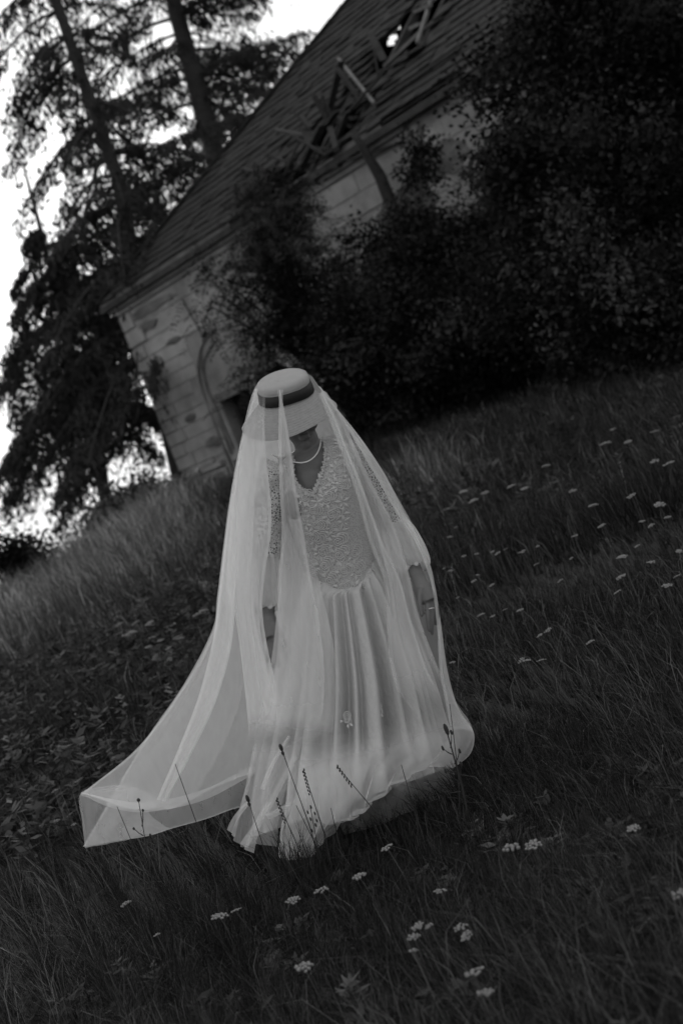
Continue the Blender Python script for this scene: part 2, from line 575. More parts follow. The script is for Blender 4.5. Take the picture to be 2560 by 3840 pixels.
HOLES = [(6.5, 8.1, 1.6, 3.1), (4.3, 6.4, -0.5, 0.45), (5.6, 7.3, -0.1, 1.2), (10.4, 11.2, 1.6, 2.3)]


def in_hole(x, s, m_=0.0):
    for (a, b, c, d) in HOLES:
        u = (x - (a + b) / 2) / ((b - a) / 2 + m_)
        v = (s - (c + d) / 2) / ((d - c) / 2 + m_)
        if u * u + v * v < 1 + 0.35 * math.sin(x * 7 + s * 5):
            return True
    return False


for x in np.arange(0.2, HL, 0.85):
    smax = min(SL, (min(x, HL - x) + OV) / RH * SL)
    for side in ('front', 'back'):
        MB().obox(slope_pt(x, 0.0, -0.12, side), slope_pt(x, smax - 0.05, -0.12, side), 0.09, 0.12).build('rafter', M['timber'], roof)
MB().obox((RH - OV - 0.2, HDp / 2, Z0 + RISE - 0.1), (HL - RH + OV + 0.2, HDp / 2, Z0 + RISE - 0.1), 0.12, 0.16).build('ridge_beam', M['timber'], roof)
MB().obox((-OV, -OV + 0.04, Z0 - 0.11), (HL + OV, -OV + 0.04, Z0 - 0.11), 0.08, 0.1).build('eave_beam', M['timber'], roof)
# deck under the courses, cut away at the holes
deckF, deckV, idx = [], [], {}
nx, ns = 120, 48


def dv(i, j, side):
    k = (i, j, side)
    if k not in idx:
        s = SL * j / ns
        lo, hi = -OV + s * ca, HL + OV - s * ca
        idx[k] = len(deckV)
        deckV.append(slope_pt(lo + (hi - lo) * i / nx, s, -0.02, side))
    return idx[k]


for side in ('front', 'back'):
    for i in range(nx):
        for j in range(ns):
            s = SL * (j + 0.5) / ns
            lo, hi = -OV + s * ca, HL + OV - s * ca
            x = lo + (hi - lo) * (i + 0.5) / nx
            if side == 'front' and in_hole(x, s):
                continue
            if side == 'back' and abs(x - 11.4) < 1.0 and abs(s - 4.1) < 0.75 and (i % 5):
                continue
            f = (dv(i, j, side), dv(i + 1, j, side), dv(i + 1, j + 1, side), dv(i, j + 1, side))
            deckF.append(f if side == 'front' else f[::-1])
obj_poly('roof_deck', deckV, deckF, M['timber'], roof)
for e in (0, 1):
    hv, hf, nh = [], [], 60
    for j in range(nh + 1):
        sj = SL * j / nh
        x = -OV + sj * ca if e == 0 else HL + OV - sj * ca
        for i in range(nh + 1):
            lo, hi = -OV + sj * ca, HDp + OV - sj * ca
            hv.append((x, lo + (hi - lo) * i / nh, Z0 + sj * sa - 0.02))
    for j in range(nh):
        for i in range(nh):
            sj = SL * (j + 0.5) / nh
            lo, hi = -OV + sj * ca, HDp + OV - sj * ca
            y = lo + (hi - lo) * (i + 0.5) / nh
            if e == 0 and abs(y - 5.64) < 0.09 and 4.45 < sj < 4.95 and not 4.72 < sj < 4.8:
                continue
            hf.append((j * (nh + 1) + i, j * (nh + 1) + i + 1, (j + 1) * (nh + 1) + i + 1, (j + 1) * (nh + 1) + i))
    obj_poly('hip_deck', hv, hf, M['shingle'], roof)
cp = []
EXP = 0.235
sid = 0
for r in range(int(SL / EXP)):
    s = r * EXP
    lo, hi = -OV + s * ca, HL + OV - s * ca
    x = lo - random.random() * 0.2
    wob = random.uniform(-0.02, 0.02)
    while x < hi:
        wd = random.uniform(0.2, 0.42)
        a, b = max(x, lo), min(x + wd, hi)
        sag = 0.035 * math.sin(x * 0.9 + r * 0.5) + wob
        x += wd
        if b - a < 0.06:
            continue
        cx = (a + b) / 2
        if in_hole(cx, s + 0.1):
            continue
        near = in_hole(cx, s + 0.1, 0.35)
        if near and random.random() < 0.25:
            continue
        if random.random() < 0.012:
            continue
        cp.append((a + 0.004, b - 0.004, s + sag + random.uniform(-0.02, 0.02) + (random.uniform(-0.15, 0.05) if near else 0), random.uniform(0.02, 0.05) + (random.uniform(0, 0.08) if near else 0), near))


def shingle_verts(a, b, s, lift):
    L = EXP * 1.35
    lo1, lo2 = slope_pt(a, s, lift), slope_pt(b, s + random.uniform(-0.012, 0.012), lift + random.uniform(-0.01, 0.01))
    hi1, hi2 = slope_pt(a, s + L, 0.004), slope_pt(b, s + L, 0.004)
    dn = np.array([0, sa * 0.03, -ca * 0.03])
    return [lo1, lo2, hi2, hi1, lo1 + dn, lo2 + dn, hi2 + dn, hi1 + dn]


SF = [(0, 1, 2, 3), (7, 6, 5, 4), (0, 4, 5, 1), (1, 5, 6, 2), (2, 6, 7, 3), (3, 7, 4, 0)]
cp.sort(key=lambda c: -(c[0] if c[0] < 10.5 else 0) - 6 * c[4] * (c[0] < 11))
rest = MB()
for k, (a, b, s, lift, near) in enumerate(cp):
    V = shingle_verts(a, b, s, lift)
    if k < 290:
        obj_poly('shingle', V, SF, M['shingle'], roof)
    else:
        rest.add(V, SF)
ro = rest.build('shingle_courses', M['shingle'], roof)
tag(ro, kind='stuff')
# hip ridge tiles along the left edge, broken timbers, loose board, hanging downpipe, chimney
for k in range(26):
    t0, t1 = k / 26, (k + 1.15) / 26
    a = np.array([-OV, -OV, Z0 + 0.03]) + t0 * np.array([RH, RH, RISE])
    b = np.array([-OV, -OV, Z0 + 0.045]) + min(t1, 1) * np.array([RH, RH, RISE])
    MB().obox(a, b, 0.2, 0.04).build('ridge_tile', M['shingle'], roof)
for k in range(48):
    cx, cs = random.choice([(4.6, 0.2), (5.2, 0.3), (5.6, 0.35), (6.2, 0.4), (6.9, 1.0), (6.6, 0.3), (7.4, 1.7), (7.0, 0.7), (6.0, 0.9)])
    a = slope_pt(cx + random.uniform(-0.6, 0.5), cs + random.uniform(-0.5, 0.5), random.uniform(-0.25, 0.12))
    th = random.uniform(-0.6, 2.6)
    ln = random.uniform(0.4, 1.2)
    b = a + np.array([math.cos(th) * ln, random.uniform(-0.2, 0.3), math.sin(th) * ln * 0.6])
    MB().obox(a, b, random.uniform(0.03, 0.16), 0.03).build('broken_batten', M['timber'], roof)
for (a, b, wd) in (((7.35, 2.45), (7.75, 2.2), 0.06), ((7.6, 2.9), (8.0, 1.6), 0.05), ((7.1, 1.75), (7.9, 1.9), 0.05), ((7.2, 2.95), (7.8, 2.6), 0.06)):
    MB().obox(slope_pt(*a, 0.0), slope_pt(*b, 0.06), wd, 0.05).build('bare_lath', M['timber_pale'], roof)
MB().obox(slope_pt(5.46, 2.91, 0.12), slope_pt(7.64, 0.5, 0.10), 0.045, 0.04).build('loose_board', M['timber_pale'], roof)
MB().obox(slope_pt(7.64, 0.5, 0.07), slope_pt(9.4, 0.55, 0.06), 0.05, 0.04).build('loose_board', M['timber'], roof)
pp = [(7.58, -0.42, 4.1), (7.6, -0.36, 3.8), (7.57, -0.22, 3.4), (7.53, -0.18, 2.9), (7.5, -0.17, 2.2), (7.5, -0.17, 1.2)]
MB().tube(pp, [0.05, 0.06, 0.085, 0.09, 0.085, 0.08], 8).build('downpipe', M['iron'], house, True)
MB().box(11.3, 12.1, 2.6, 3.4, 6.0, 8.4).build('chimney', M['plaster_block'], house)

# ------------------------------------------------------------------ trees
def leaf_quads(C, A, B):
    """diamond leaves: centre, half length vector, half width vector"""
    V = np.stack([C - A, C + B, C + A, C - B], 1).reshape(-1, 3)
    F = np.arange(len(C) * 4).reshape(-1, 4)
    return V, F


def rdir(n):
    v = rng.normal(size=(n, 3))
    return v / np.linalg.norm(v, axis=1)[:, None]


def spruce(label, trunk_px, depth, r0, top, z0, rmax, nper, bias=(0, 0), droop=0.55, seed=1, zs=None):
    """drooping conifer; trunk given as points up the trunk"""
    R = np.random.default_rng(seed)
    pts = [P1(x, y, depth) for x, y in trunk_px]
    base = pts[0].copy()
    gzb = float(gz(base[0], base[1]))
    base[2] = gzb - 0.3
    pts = [base] + [p for p in pts if p[2] > gzb + 0.4]
    dirv = pts[-1] - pts[-2]
    dirv /= np.linalg.norm(dirv)
    while pts[-1][2] < top:
        pts.append(pts[-1] + dirv * 1.5 + np.array([0, 0, 0.2]))
        dirv = dirv * 0.7 + np.array([0, 0, 0.3])
        dirv /= np.linalg.norm(dirv)
    pts = np.array(pts)
    hs = pts[:, 2]
    root = empty('spruce_tree', tuple(base))
    tag(root, label, 'tree', 'spruces behind the house')
    off = -base
    rad = r0 * np.clip(1 - (hs - hs[0]) / (hs[-1] - hs[0] + 0.5), 0.04, 1) ** 0.8
    MB().tube(pts + off, rad, 9).build('trunk', M['bark'], root, True)
    CC, AA, BB = [], [], []
    br = MB()
    z = z0
    while z < top - 0.3:
        f = (z - z0) / (top - z0)
        tp = np.array([np.interp(z, hs, pts[:, k]) for k in range(3)])
        prof = rmax * (1 - f) ** 0.75 * (0.55 + 0.45 * min(1, (z - z0) / 1.5 + 0.35))
        for k in range(R.integers(3, 6)):
            az = R.uniform(0, 2 * math.pi)
            L = prof * R.uniform(0.55, 1.15)
            d = np.array([math.cos(az), math.sin(az), 0])
            L *= 1 + bias[0] * d[0] + bias[1] * d[1]
            n = 6
            t = np.linspace(0, 1, n)
            path = tp + d * (L * t)[:, None] + np.array([0, 0, 1]) * (0.10 * L * t - droop * L * t ** 2 + 0.16 * L * t ** 4)[:, None]
            br.tube(path + off, np.linspace(0.035, 0.006, n) * (0.5 + L / 4), 4, False)
            m_ = int(nper * L * (1 if zs is None else 1 - 0.5 * float(sstep(zs - 1.2, zs + 0.8, z))))
            tt = R.uniform(0.12, 1.0, m_) ** 0.8
            c = np.stack([np.interp(tt, t, path[:, q]) for q in range(3)], 1)
            side = np.cross(d, (0, 0, 1))
            # side sprays, each one a hanging curtain
            ng = max(3, int(L * 5))
            gl = R.uniform(-1, 1, ng) * 0.28 * L
            gi = R.integers(0, ng, m_)
            spread = (1 - np.abs(tt * 2 - 0.9)) * 0.6 + 0.4
            lat = gl[gi] * spread + R.normal(0, 0.04, m_)
            hang = R.exponential(0.15, m_) * (0.5 + 0.8 * R.random(ng)[gi])
            hang = np.minimum(hang, 0.9)
            c = c + side * lat[:, None] + np.array([0, 0, -1]) * hang[:, None] + R.normal(0, 0.025, (m_, 3))
            a = d * R.uniform(-0.2, 0.6, m_)[:, None] + side * R.normal(0, 0.45, m_)[:, None] + np.array([0, 0, -1]) * R.uniform(0.3, 1.2, m_)[:, None]
            a /= np.linalg.norm(a, axis=1)[:, None]
            b = np.cross(a, R.normal(size=(m_, 3)))
            b /= np.linalg.norm(b, axis=1)[:, None]
            ln = R.uniform(0.035, 0.10, m_)
            CC.append(c); AA.append(a * ln[:, None]); BB.append(b * (ln * R.uniform(0.18, 0.42, m_))[:, None])
        z += R.uniform(0.30, 0.62)
    tag(br.build('branches', M['bark'], root), kind='stuff')
    V, F = leaf_quads(np.concatenate(CC) + off, np.concatenate(AA), np.concatenate(BB))
    obj_quads('crown', V, F, M['needles'], root)
    return root


spruce('tall leaning spruce with a bare lower trunk beside the left corner of the house', [(745, 1990), (690, 1830), (600, 1450), (500, 1000), (457, 710), (330, 350), (210, 0)], 27.6, 0.21, 17.5, 3.0, 3.3, 360, bias=(-0.2, 0), droop=0.75, seed=3, zs=7.6)
spruce('thick-trunked spruce rising behind the house roof', [(1090, 1760), (960, 1150), (800, 560), (650, 0)], 36.0, 0.38, 22, 5.5, 5.4, 290, droop=0.42, seed=5)
spruce('drooping spruce at the far left edge of the meadow', [(430, 2000), (330, 1600), (250, 1250), (150, 850)], 31.0, 0.2, 8.4, 3.7, 3.4, 560, droop=0.8, seed=8)


def broadleaf(name, label, base_px, depth, clumps, nleaf, lsize, mat, aspect=0.45, r0=0.12, group=None, cat='tree', seed=1, fork=0.45, pinnate=False, fill=1.0):
    """clumps: (px, py, depth, radius). Limbs run to every clump, leaves fill the clumps unevenly."""
    R = np.random.default_rng(seed)
    b = P1(base_px[0], base_px[1], depth)
    b[2] = float(gz(b[0], b[1])) - 0.05
    root = empty(name, tuple(b))
    tag(root, label, cat, group)
    cs = [(P1(x, y, d), r) for x, y, d, r in clumps]
    cen = np.mean([c for c, r in cs], axis=0)
    top = b + (cen - b) * fork
    MB().tube([np.zeros(3), (top - b) * 0.5 + R.normal(0, 0.05, 3), top - b], [r0, r0 * 0.8, r0 * 0.6], 8).build('trunk', M['bark'], root, True)
    lim = MB()
    CC, AA, BB, TT = [], [], [], []
    tot = sum(r ** 2 for c, r in cs)
    for c, r in cs:
        mid = (top + c) / 2 + R.normal(0, 0.12 * r, 3)
        lim.tube([top - b, mid - b, c - b], [r0 * 0.4, r0 * 0.25, r0 * 0.12], 5, False)
        ctone = float(np.clip(R.lognormal(-0.1, 0.55), 0.35, 2.6))
        ntw = max(8, int(26 * r * r * fill))
        nl = int(nleaf * r ** 2 / tot / ntw)
        for k in range(ntw):
            d = R.normal(size=3)
            d /= np.linalg.norm(d)
            e = c + d * np.array([1, 1, 0.85]) * r * R.uniform(0.3, 1.05)
            st = c + (e - c) * 0.25
            tw_ = float(np.clip(ctone * R.lognormal(-0.2, 0.8), 0.2, 6.0))
            lim.tube([st - b, (st + e) / 2 - b + R.normal(0, 0.03, 3), e - b], [0.012, 0.008, 0.004], 3, False)
            ax = e - st
            ax = ax / (np.linalg.norm(ax) + 1e-6) + np.array([0, 0, -0.25])
            ax /= np.linalg.norm(ax)
            if pinnate:
                nf = max(2, nl // 14)
                for q in range(nf):
                    o = e + R.normal(0, 0.14, 3)
                    fd = ax + R.normal(0, 0.7, 3) + np.array([0, 0, -0.3])
                    fd /= np.linalg.norm(fd)
                    sd_ = np.cross(fd, R.normal(0, 0.5, 3) + np.array([0, 0, 1]))
                    sd_ /= np.linalg.norm(sd_) + 1e-9
                    LL = R.uniform(0.22, 0.4)
                    tt = np.repeat(np.linspace(0.15, 1, 7), 2)
                    sg = np.tile([1, -1], 7)
                    dr = np.array([0, 0, -0.25])
                    c_ = o + fd * (tt * LL)[:, None] + dr * (tt ** 2 * LL)[:, None]
                    a_ = sd_ * sg[:, None] + fd * 0.6 + R.normal(0, 0.15, (14, 3))
                    a_ /= np.linalg.norm(a_, axis=1)[:, None]
                    ln = lsize * R.uniform(0.8, 1.2, 14)
                    c_ = c_ + a_ * ln[:, None]
                    b_ = np.cross(a_, np.cross(fd, sd_)) + R.normal(0, 0.3, (14, 3))
                    b_ /= np.linalg.norm(b_, axis=1)[:, None]
                    CC.append(c_); AA.append(a_ * ln[:, None]); BB.append(b_ * (ln * aspect)[:, None]); TT.append(np.full(len(c_), tw_))
            else:
                c_ = e + R.normal(0, 0.17 * max(0.6, r), (nl, 3)) + ax * R.uniform(-0.25, 0.2, nl)[:, None]
                a_ = R.normal(size=(nl, 3)) + ax * 0.8
                a_ /= np.linalg.norm(a_, axis=1)[:, None]
                b_ = np.cross(a_, R.normal(size=(nl, 3)))
                b_ /= np.linalg.norm(b_, axis=1)[:, None]
                ln = lsize * R.uniform(0.6, 1.3, nl)
                CC.append(c_); AA.append(a_ * ln[:, None]); BB.append(b_ * (ln * aspect)[:, None]); TT.append(np.full(len(c_), tw_))
    tag(lim.build('branches', M['bark'], root), kind='stuff')
    V, F = leaf_quads(np.concatenate(CC) - b, np.concatenate(AA), np.concatenate(BB))
    obj_quads('crown', V, F, mat, root, tone=np.repeat(np.concatenate(TT), 4))
    return root


# feathery tree in front of the house wall
broadleaf('ash_tree', 'feathery dark tree with pinnate leaves in front of the left house wall', (1390, 1640), 18.5,
          [(950, 950, 18.6, 0.6), (870, 1075, 18.2, 0.38), (790, 1150, 18.0, 0.2), (830, 1110, 18.1, 0.22), (1020, 880, 18.8, 0.75), (1100, 1060, 18.4, 0.5), (1020, 1110, 18.2, 0.6), (985, 1230, 18.0, 0.36), (1000, 1350, 17.9, 0.36), (940, 1400, 17.9, 0.24), (1150, 1200, 18.2, 0.75), (1240, 1110, 18.5, 0.6), (1060, 760, 19.0, 0.4), (960, 770, 19.1, 0.45), (900, 1435, 17.9, 0.18), (1280, 1280, 18.2, 0.8), (1000, 690, 19.2, 0.25)],
          40000, 0.032, M['leaf'], 0.32, 0.1, seed=4, fork=0.5, pinnate=True)
broadleaf('elder_bush', 'dark bushy tree hiding the middle of the house, below the downpipe', (1700, 1560), 17.0,
          [(1450, 960, 17.3, 0.4), (1520, 1000, 17.0, 0.9), (1410, 1100, 17.2, 0.6), (1620, 960, 17.2, 0.5), (1650, 1080, 16.8, 0.95), (1450, 1240, 16.8, 0.85), (1580, 1260, 16.6, 0.9), (1720, 1230, 16.5, 0.9), (1560, 660, 17.6, 0.25), (1530, 820, 17.4, 0.24), (1420, 1400, 16.8, 0.6), (1750, 1380, 16.3, 0.7), (1570, 560, 17.6, 0.25), (1820, 1100, 16.6, 0.9), (1810, 880, 17.2, 0.4)],
          80000, 0.034, M['leaf'], 0.5, 0.11, seed=6, fork=0.4)
broadleaf('linden_tree', 'large dark leafy tree filling the upper right beside the house', (2350, 1420), 14.5,
          [(2090, 230, 15.5, 0.85), (2130, 120, 15.2, 0.9), (2300, 120, 15.0, 0.95), (2480, 160, 14.8, 1.0), (2030, 430, 15.3, 0.7), (2080, 360, 15.0, 0.9), (2250, 330, 14.8, 1.0), (2430, 380, 14.6, 1.0), (2570, 330, 14.5, 0.9), (2000, 650, 15.0, 0.6), (2060, 580, 14.8, 0.9), (2220, 560, 14.6, 0.95), (2390, 600, 14.4, 1.0), (2560, 560, 14.2, 1.0), (2000, 800, 14.8, 0.85), (2160, 780, 14.5, 0.95), (2330, 820, 14.3, 1.0), (2500, 800, 14.0, 1.0), (2650, 700, 14.0, 1.0)],
          130000, 0.036, M['leaf'], 0.6, 0.2, seed=9, fork=0.5)
broadleaf('hazel_bush', 'dark spreading bush at the right edge under the leafy tree', (2330, 1390), 14.0,
          [(1950, 980, 15.6, 0.85), (2090, 980, 14.6, 0.85), (2230, 1000, 14.2, 0.9), (2380, 1000, 13.9, 0.95), (2530, 980, 13.7, 0.95), (2000, 1140, 15.6, 0.7), (2140, 1130, 14.6, 0.7), (2300, 1140, 14.0, 0.7), (2450, 1140, 13.6, 0.75), (2570, 1130, 13.4, 0.8), (2500, 1250, 13.4, 0.5), (1890, 1240, 16.4, 0.6), (1960, 1330, 16.2, 0.4), (2620, 1220, 13.2, 0.7)],
          80000, 0.034, M['leaf'], 0.55, 0.08, seed=12, cat='bush', fork=0.35)
broadleaf('alder_bush', 'low shadowed bush at the foot of the house wall', (1560, 1600), 18.0,
          [(1330, 1450, 18.5, 0.5), (1420, 1530, 18.2, 0.45), (1850, 1430, 16.4, 0.5), (1770, 1490, 16.6, 0.45), (1560, 1480, 17.6, 0.5), (1670, 1480, 17.2, 0.5)],
          24000, 0.032, M['leaf'], 0.5, 0.05, seed=14, cat='bush', fork=0.3)
# bushes on the crest at the left
for k, (bx, by, dp, cl, lab, mt) in enumerate([
    ((110, 2150), None, 17.0, [(60, 2100, 17, 0.2), (100, 2080, 17, 0.22), (30, 2125, 17, 0.16), (130, 2110, 17.1, 0.16)], 'small round dark bush on the crest at the far left edge', 'leaf'),
] and [((90, 2150), 0, 17.0, [(60, 2105, 17, 0.2), (95, 2075, 17, 0.2), (30, 2125, 17, 0.16), (125, 2110, 17.1, 0.14)], 'small round dark bush on the crest at the far left edge', 'leaf'),
       ((540, 1965), 0, 20.0, [(530, 1860, 20, 0.3), (570, 1840, 20.2, 0.25), (500, 1900, 20, 0.25), (560, 1890, 19.8, 0.25)], 'open leafy shrub on the crest below the leaning spruce', 'leaf_light'),
       ((650, 1950), 0, 21.5, [(660, 1850, 21.5, 0.28), (640, 1880, 21.5, 0.22), (690, 1880, 21.4, 0.25)], 'small shrub at the foot of the leaning spruce trunk', 'leaf_light'),
       ((420, 1985), 0, 19.0, [(430, 1920, 19, 0.25), (390, 1940, 19, 0.2), (470, 1930, 19, 0.2), (340, 1970, 19, 0.16)], 'pale feathery shrub left of the shrubs on the crest', 'leaf_light')]):
    broadleaf('shrub', lab, bx, dp, cl, 2600, 0.04, M[mt], 0.45, 0.025, 'shrubs on the crest of the meadow', 'shrub', 20 + k, 0.4, fill=2.0)
# fallen branch leaning by the wall
a, b = P1(1420, 1590, 17.2), P1(1700, 1370, 17.6)
a[2] = max(a[2], float(gz(a[0], a[1])))
o = MB().tube([a, (a + b) / 2 + np.array([0, 0, 0.03]), b], [0.035, 0.028, 0.02], 6).build('fallen_branch', M['bark'], None, True)
tag(o, 'dark fallen branch leaning up from the grass against the house wall', 'branch')

# ------------------------------------------------------------------ the bride
person = empty('person', (-0.3, 5.0, -0.05))
PO = np.array([-0.3, 5.0, -0.05])
tag(person, 'person in a long white lace wedding dress, straw hat and flowing sheer veil, head bowed', 'person')


def bake(o, mods):
    for kind, kw in mods:
        md = o.modifiers.new(kind.lower(), kind)
        for k, v in kw.items():
            setattr(md, k, v)
    dg = bpy.context.evaluated_depsgraph_get()
    me = bpy.data.meshes.new_from_object(o.evaluated_get(dg))
    o.modifiers.clear()
    o.data = me
    me.polygons.foreach_set('use_smooth', np.ones(len(me.polygons), dtype=bool))
    return o


body = MB()
for (x, y, d, r) in ((1195, 1845, 5.0, (0.118, 0.095, 0.15)), (1185, 1745, 5.0, (0.125, 0.085, 0.085)), (1262, 2060, 5.02, (0.095, 0.08, 0.15)), (1290, 2270, 5.02, (0.14, 0.11, 0.13)), (1120, 1890, 4.93, (0.055, 0.05, 0.06)), (1270, 1850, 4.93, (0.055, 0.05, 0.06))):
    body.ball(P1(x, y, d), r, 20, 14)


def chain(pts, rad, n=10):
    P = np.array([P1(*p) for p in pts])
    body.tube(catmull(P, np.linspace(0, 1, 4 * len(P))), catmull(np.array(rad)[:, None], np.linspace(0, 1, 4 * len(P)))[:, 0], n)


chain([(1190, 1760, 5.0), (1165, 1700, 4.99), (1140, 1635, 4.97)], [0.058, 0.047, 0.046], 14)
chain([(1180, 1745, 5.0), (1050, 1765, 5.0)], [0.05, 0.05])
chain([(1190, 1740, 5.0), (1320, 1680, 5.0)], [0.05, 0.05])
chain([(1045, 1775, 5.0), (1012, 1930, 5.0), (1000, 2085, 4.98), (1000, 2200, 4.94), (1004, 2300, 4.91)], [0.05, 0.042, 0.036, 0.033, 0.025])
chain([(1318, 1692, 5.0), (1398, 1832, 5.03), (1480, 1985, 5.04), (1525, 2080, 4.99), (1566, 2165, 4.94)], [0.046, 0.038, 0.034, 0.032, 0.025])
# legs and feet inside the skirt
chain([(1230, 2330, 5.02), (1190, 2720, 4.95), (1180, 3110, 5.05)], [0.085, 0.055, 0.04])
chain([(1370, 2300, 5.02), (1440, 2650, 5.0), (1450, 2960, 5.2)], [0.085, 0.055, 0.04])
chain([(1180, 3120, 5.05), (1165, 3170, 4.9)], [0.04, 0.03])
chain([(1450, 2970, 5.2), (1450, 3030, 5.08)], [0.04, 0.03])
# hand on the left of the picture
chain([(1004, 2300, 4.91), (1010, 2350, 4.90), (1018, 2395, 4.885)], [0.024, 0.033, 0.033])
chain([(1000, 2330, 4.905), (1002, 2380, 4.90)], [0.02, 0.022])
for pts in ([(1030, 2390, 4.87), (1055, 2430, 4.85), (1072, 2465, 4.845)], [(1024, 2400, 4.88), (1038, 2450, 4.86), (1042, 2495, 4.86)], [(1014, 2402, 4.89), (1022, 2455, 4.87), (1022, 2500, 4.875)], [(1004, 2396, 4.90), (1006, 2440, 4.885), (1004, 2478, 4.89)], [(1024, 2335, 4.885), (1052, 2375, 4.855), (1070, 2415, 4.84)]):
    chain(pts, [0.0098, 0.0090, 0.0078], 8)
    body.ball(P1(*pts[-1]), 0.0078, 10, 8)
    body.ball(P1(pts[-1][0] + 1, pts[-1][1] + 6, pts[-1][2]), 0.0058, 10, 8)
# hand on the right of the picture
chain([(1566, 2165, 4.94), (1585, 2215, 4.925), (1602, 2258, 4.915)], [0.024, 0.033, 0.034])
for pts in ([(1578, 2200, 4.90), (1572, 2255, 4.885), (1580, 2303, 4.88)], [(1600, 2260, 4.90), (1604, 2312, 4.885), (1607, 2360, 4.89)], [(1610, 2262, 4.91), (1619, 2318, 4.90), (1618, 2372, 4.905)], [(1618, 2258, 4.92), (1630, 2300, 4.915), (1632, 2335, 4.92)], [(1624, 2248, 4.935), (1637, 2285, 4.93), (1640, 2312, 4.935)]):
    chain(pts, [0.0100, 0.0092, 0.0080], 8)
    body.ball(P1(*pts[-1]), 0.0080, 10, 8)
    body.ball(P1(pts[-1][0] + 1, pts[-1][1] + 6, pts[-1][2]), 0.0060, 10, 8)
# head, bowed towards the ground
HB = P1(1075, 1487, 4.93)                      # centre of the hat's crown opening
TILT = math.radians(20)
ct, st_ = math.cos(TILT), math.sin(TILT)
RX = np.array([[1, 0, 0], [0, ct, -st_], [0, st_, ct]])
yaw = math.radians(6)
RZ = np.array([[math.cos(yaw), -math.sin(yaw), 0], [math.sin(yaw), math.cos(yaw), 0], [0, 0, 1]])
ra_ = math.radians(4)
RY = np.array([[math.cos(ra_), 0, math.sin(ra_)], [0, 1, 0], [-math.sin(ra_), 0, math.cos(ra_)]])
RH_ = RY @ RZ @ RX
HCn = HB + RH_ @ np.array([0.014, 0.018, -0.072])


def hp(v):
    return HCn + RH_ @ np.array(v, float)


for c, r in (((0, 0.012, 0.035), (0.074, 0.092, 0.085)), ((0, -0.03, -0.045), (0.054, 0.06, 0.066)), ((0, -0.078, -0.098), (0.019, 0.016, 0.016)), ((0.034, -0.058, -0.03), 0.03), ((-0.034, -0.058, -0.03), 0.03),
             ((0, -0.092, -0.068), (0.023, 0.010, 0.0065)), ((0, -0.092, -0.056), (0.02, 0.010, 0.005)), ((0.031, -0.07, 0.012), 0.016), ((-0.031, -0.07, 0.012), 0.016), ((0, -0.104, -0.026), (0.014, 0.012, 0.010)),
             ((0.074, 0.015, -0.005), (0.01, 0.018, 0.03)), ((-0.074, 0.015, -0.005), (0.01, 0.018, 0.03)), ((0, -0.07, 0.05), (0.05, 0.03, 0.04)), ((0, 0.0, -0.03), (0.062, 0.07, 0.06))):
    body.ball(hp(c), r, 16, 10, RH_)
body.tube([hp((0, -0.08, 0.02)), hp((0, -0.094, -0.005)), hp((0, -0.106, -0.028))], [0.007, 0.008, 0.010], 8)
bo = body.build('body', M['skin'], person)
bo.data.transform(Matrix.Translation(Vector(-PO)))
bake(bo, [('REMESH', dict(mode='VOXEL', voxel_size=0.0042)), ('SMOOTH', dict(factor=0.5, iterations=4)), ('DECIMATE', dict(ratio=0.5))])


def part(name, V, F, material, parent, smooth=True, tone=None):
    V = np.asarray(V)
    return obj_quads(name, V - PO, F, material, parent, smooth, np.ones(len(V)) if tone is None else tone)


# hair gathered behind the head
hairm = MB()
hairm.ball(hp((0, 0.035, 0.03)), (0.08, 0.085, 0.085), 18, 12, RH_)
hairm.ball(hp((0, 0.085, -0.05)), (0.045, 0.04, 0.045), 14, 10, RH_)
ho = hairm.build('hair', M['hair'], person, True)
ho.data.transform(Matrix.Translation(Vector(-PO)))

# ---- straw hat: spiral braid rows pressed into crown and drooping brim
hat = empty('hat', (0, 0, 0), person)


def hat_profile():
    pr = []
    for t in np.linspace(0, 1, 20):            # crown top from the centre out, a little hollow
        pr.append((0.074 * t, 0.070 + 0.004 * math.cos(t * 2.4), 0))
    for t in np.linspace(0.2, 1, 6):           # soft rounded shoulder
        pr.append((0.074 + 0.013 * math.sin(t * 1.57), 0.067 - 0.012 * (1 - math.cos(t * 1.57)), 0))
    for t in np.linspace(0.08, 1, 18):         # side
        pr.append((0.087 + 0.007 * t, 0.055 * (1 - t), 0))
    for t in np.linspace(0.04, 1, 34):         # brim
        pr.append((0.094 + 0.066 * t, 0, t))
    return pr


pr = hat_profile()
nth = 120
V = []
for k, (r, z, t) in enumerate(pr):
    for j in range(nth):
        a = 2 * math.pi * j / nth
        ca_, sa_ = math.cos(a), math.sin(a)          # a = -pi/2 is the front
        front = max(0, -sa_)
        zz = z
        rr = r
        if t > 0:
            drop = 0.058 + 0.022 * (front ** 0.6) + 0.016 * ca_ ** 2 + 0.006 * math.sin(3 * a + 1.1)
            zz = -drop * t ** 0.92
            # the brim rolls up at its right end
            roll = math.exp(-((a - 6.0) / 0.30) ** 2) + math.exp(-((a + 0.28) / 0.30) ** 2)
            zz += roll * 0.006 * max(0, t - 0.55) / 0.45
            rr = r + t * (0.016 * max(0, -ca_) - 0.004 * max(0, ca_)) + 0.006 * t * t * math.sin(2 * a + 1)
        rid = 0.0026 * (k % 3 == 0)
        V.append(HB + RH_ @ np.array([(rr + (rid if 0 < z < 0.055 and t == 0 else 0)) * ca_, (rr + (rid if 0 < z < 0.055 and t == 0 else 0)) * sa_ * 1.08, zz + (rid if (t > 0 or z >= 0.055) else 0)]))
part('crown_and_brim', V, gridF(len(pr), nth, True), M['straw'], hat)
bV = []
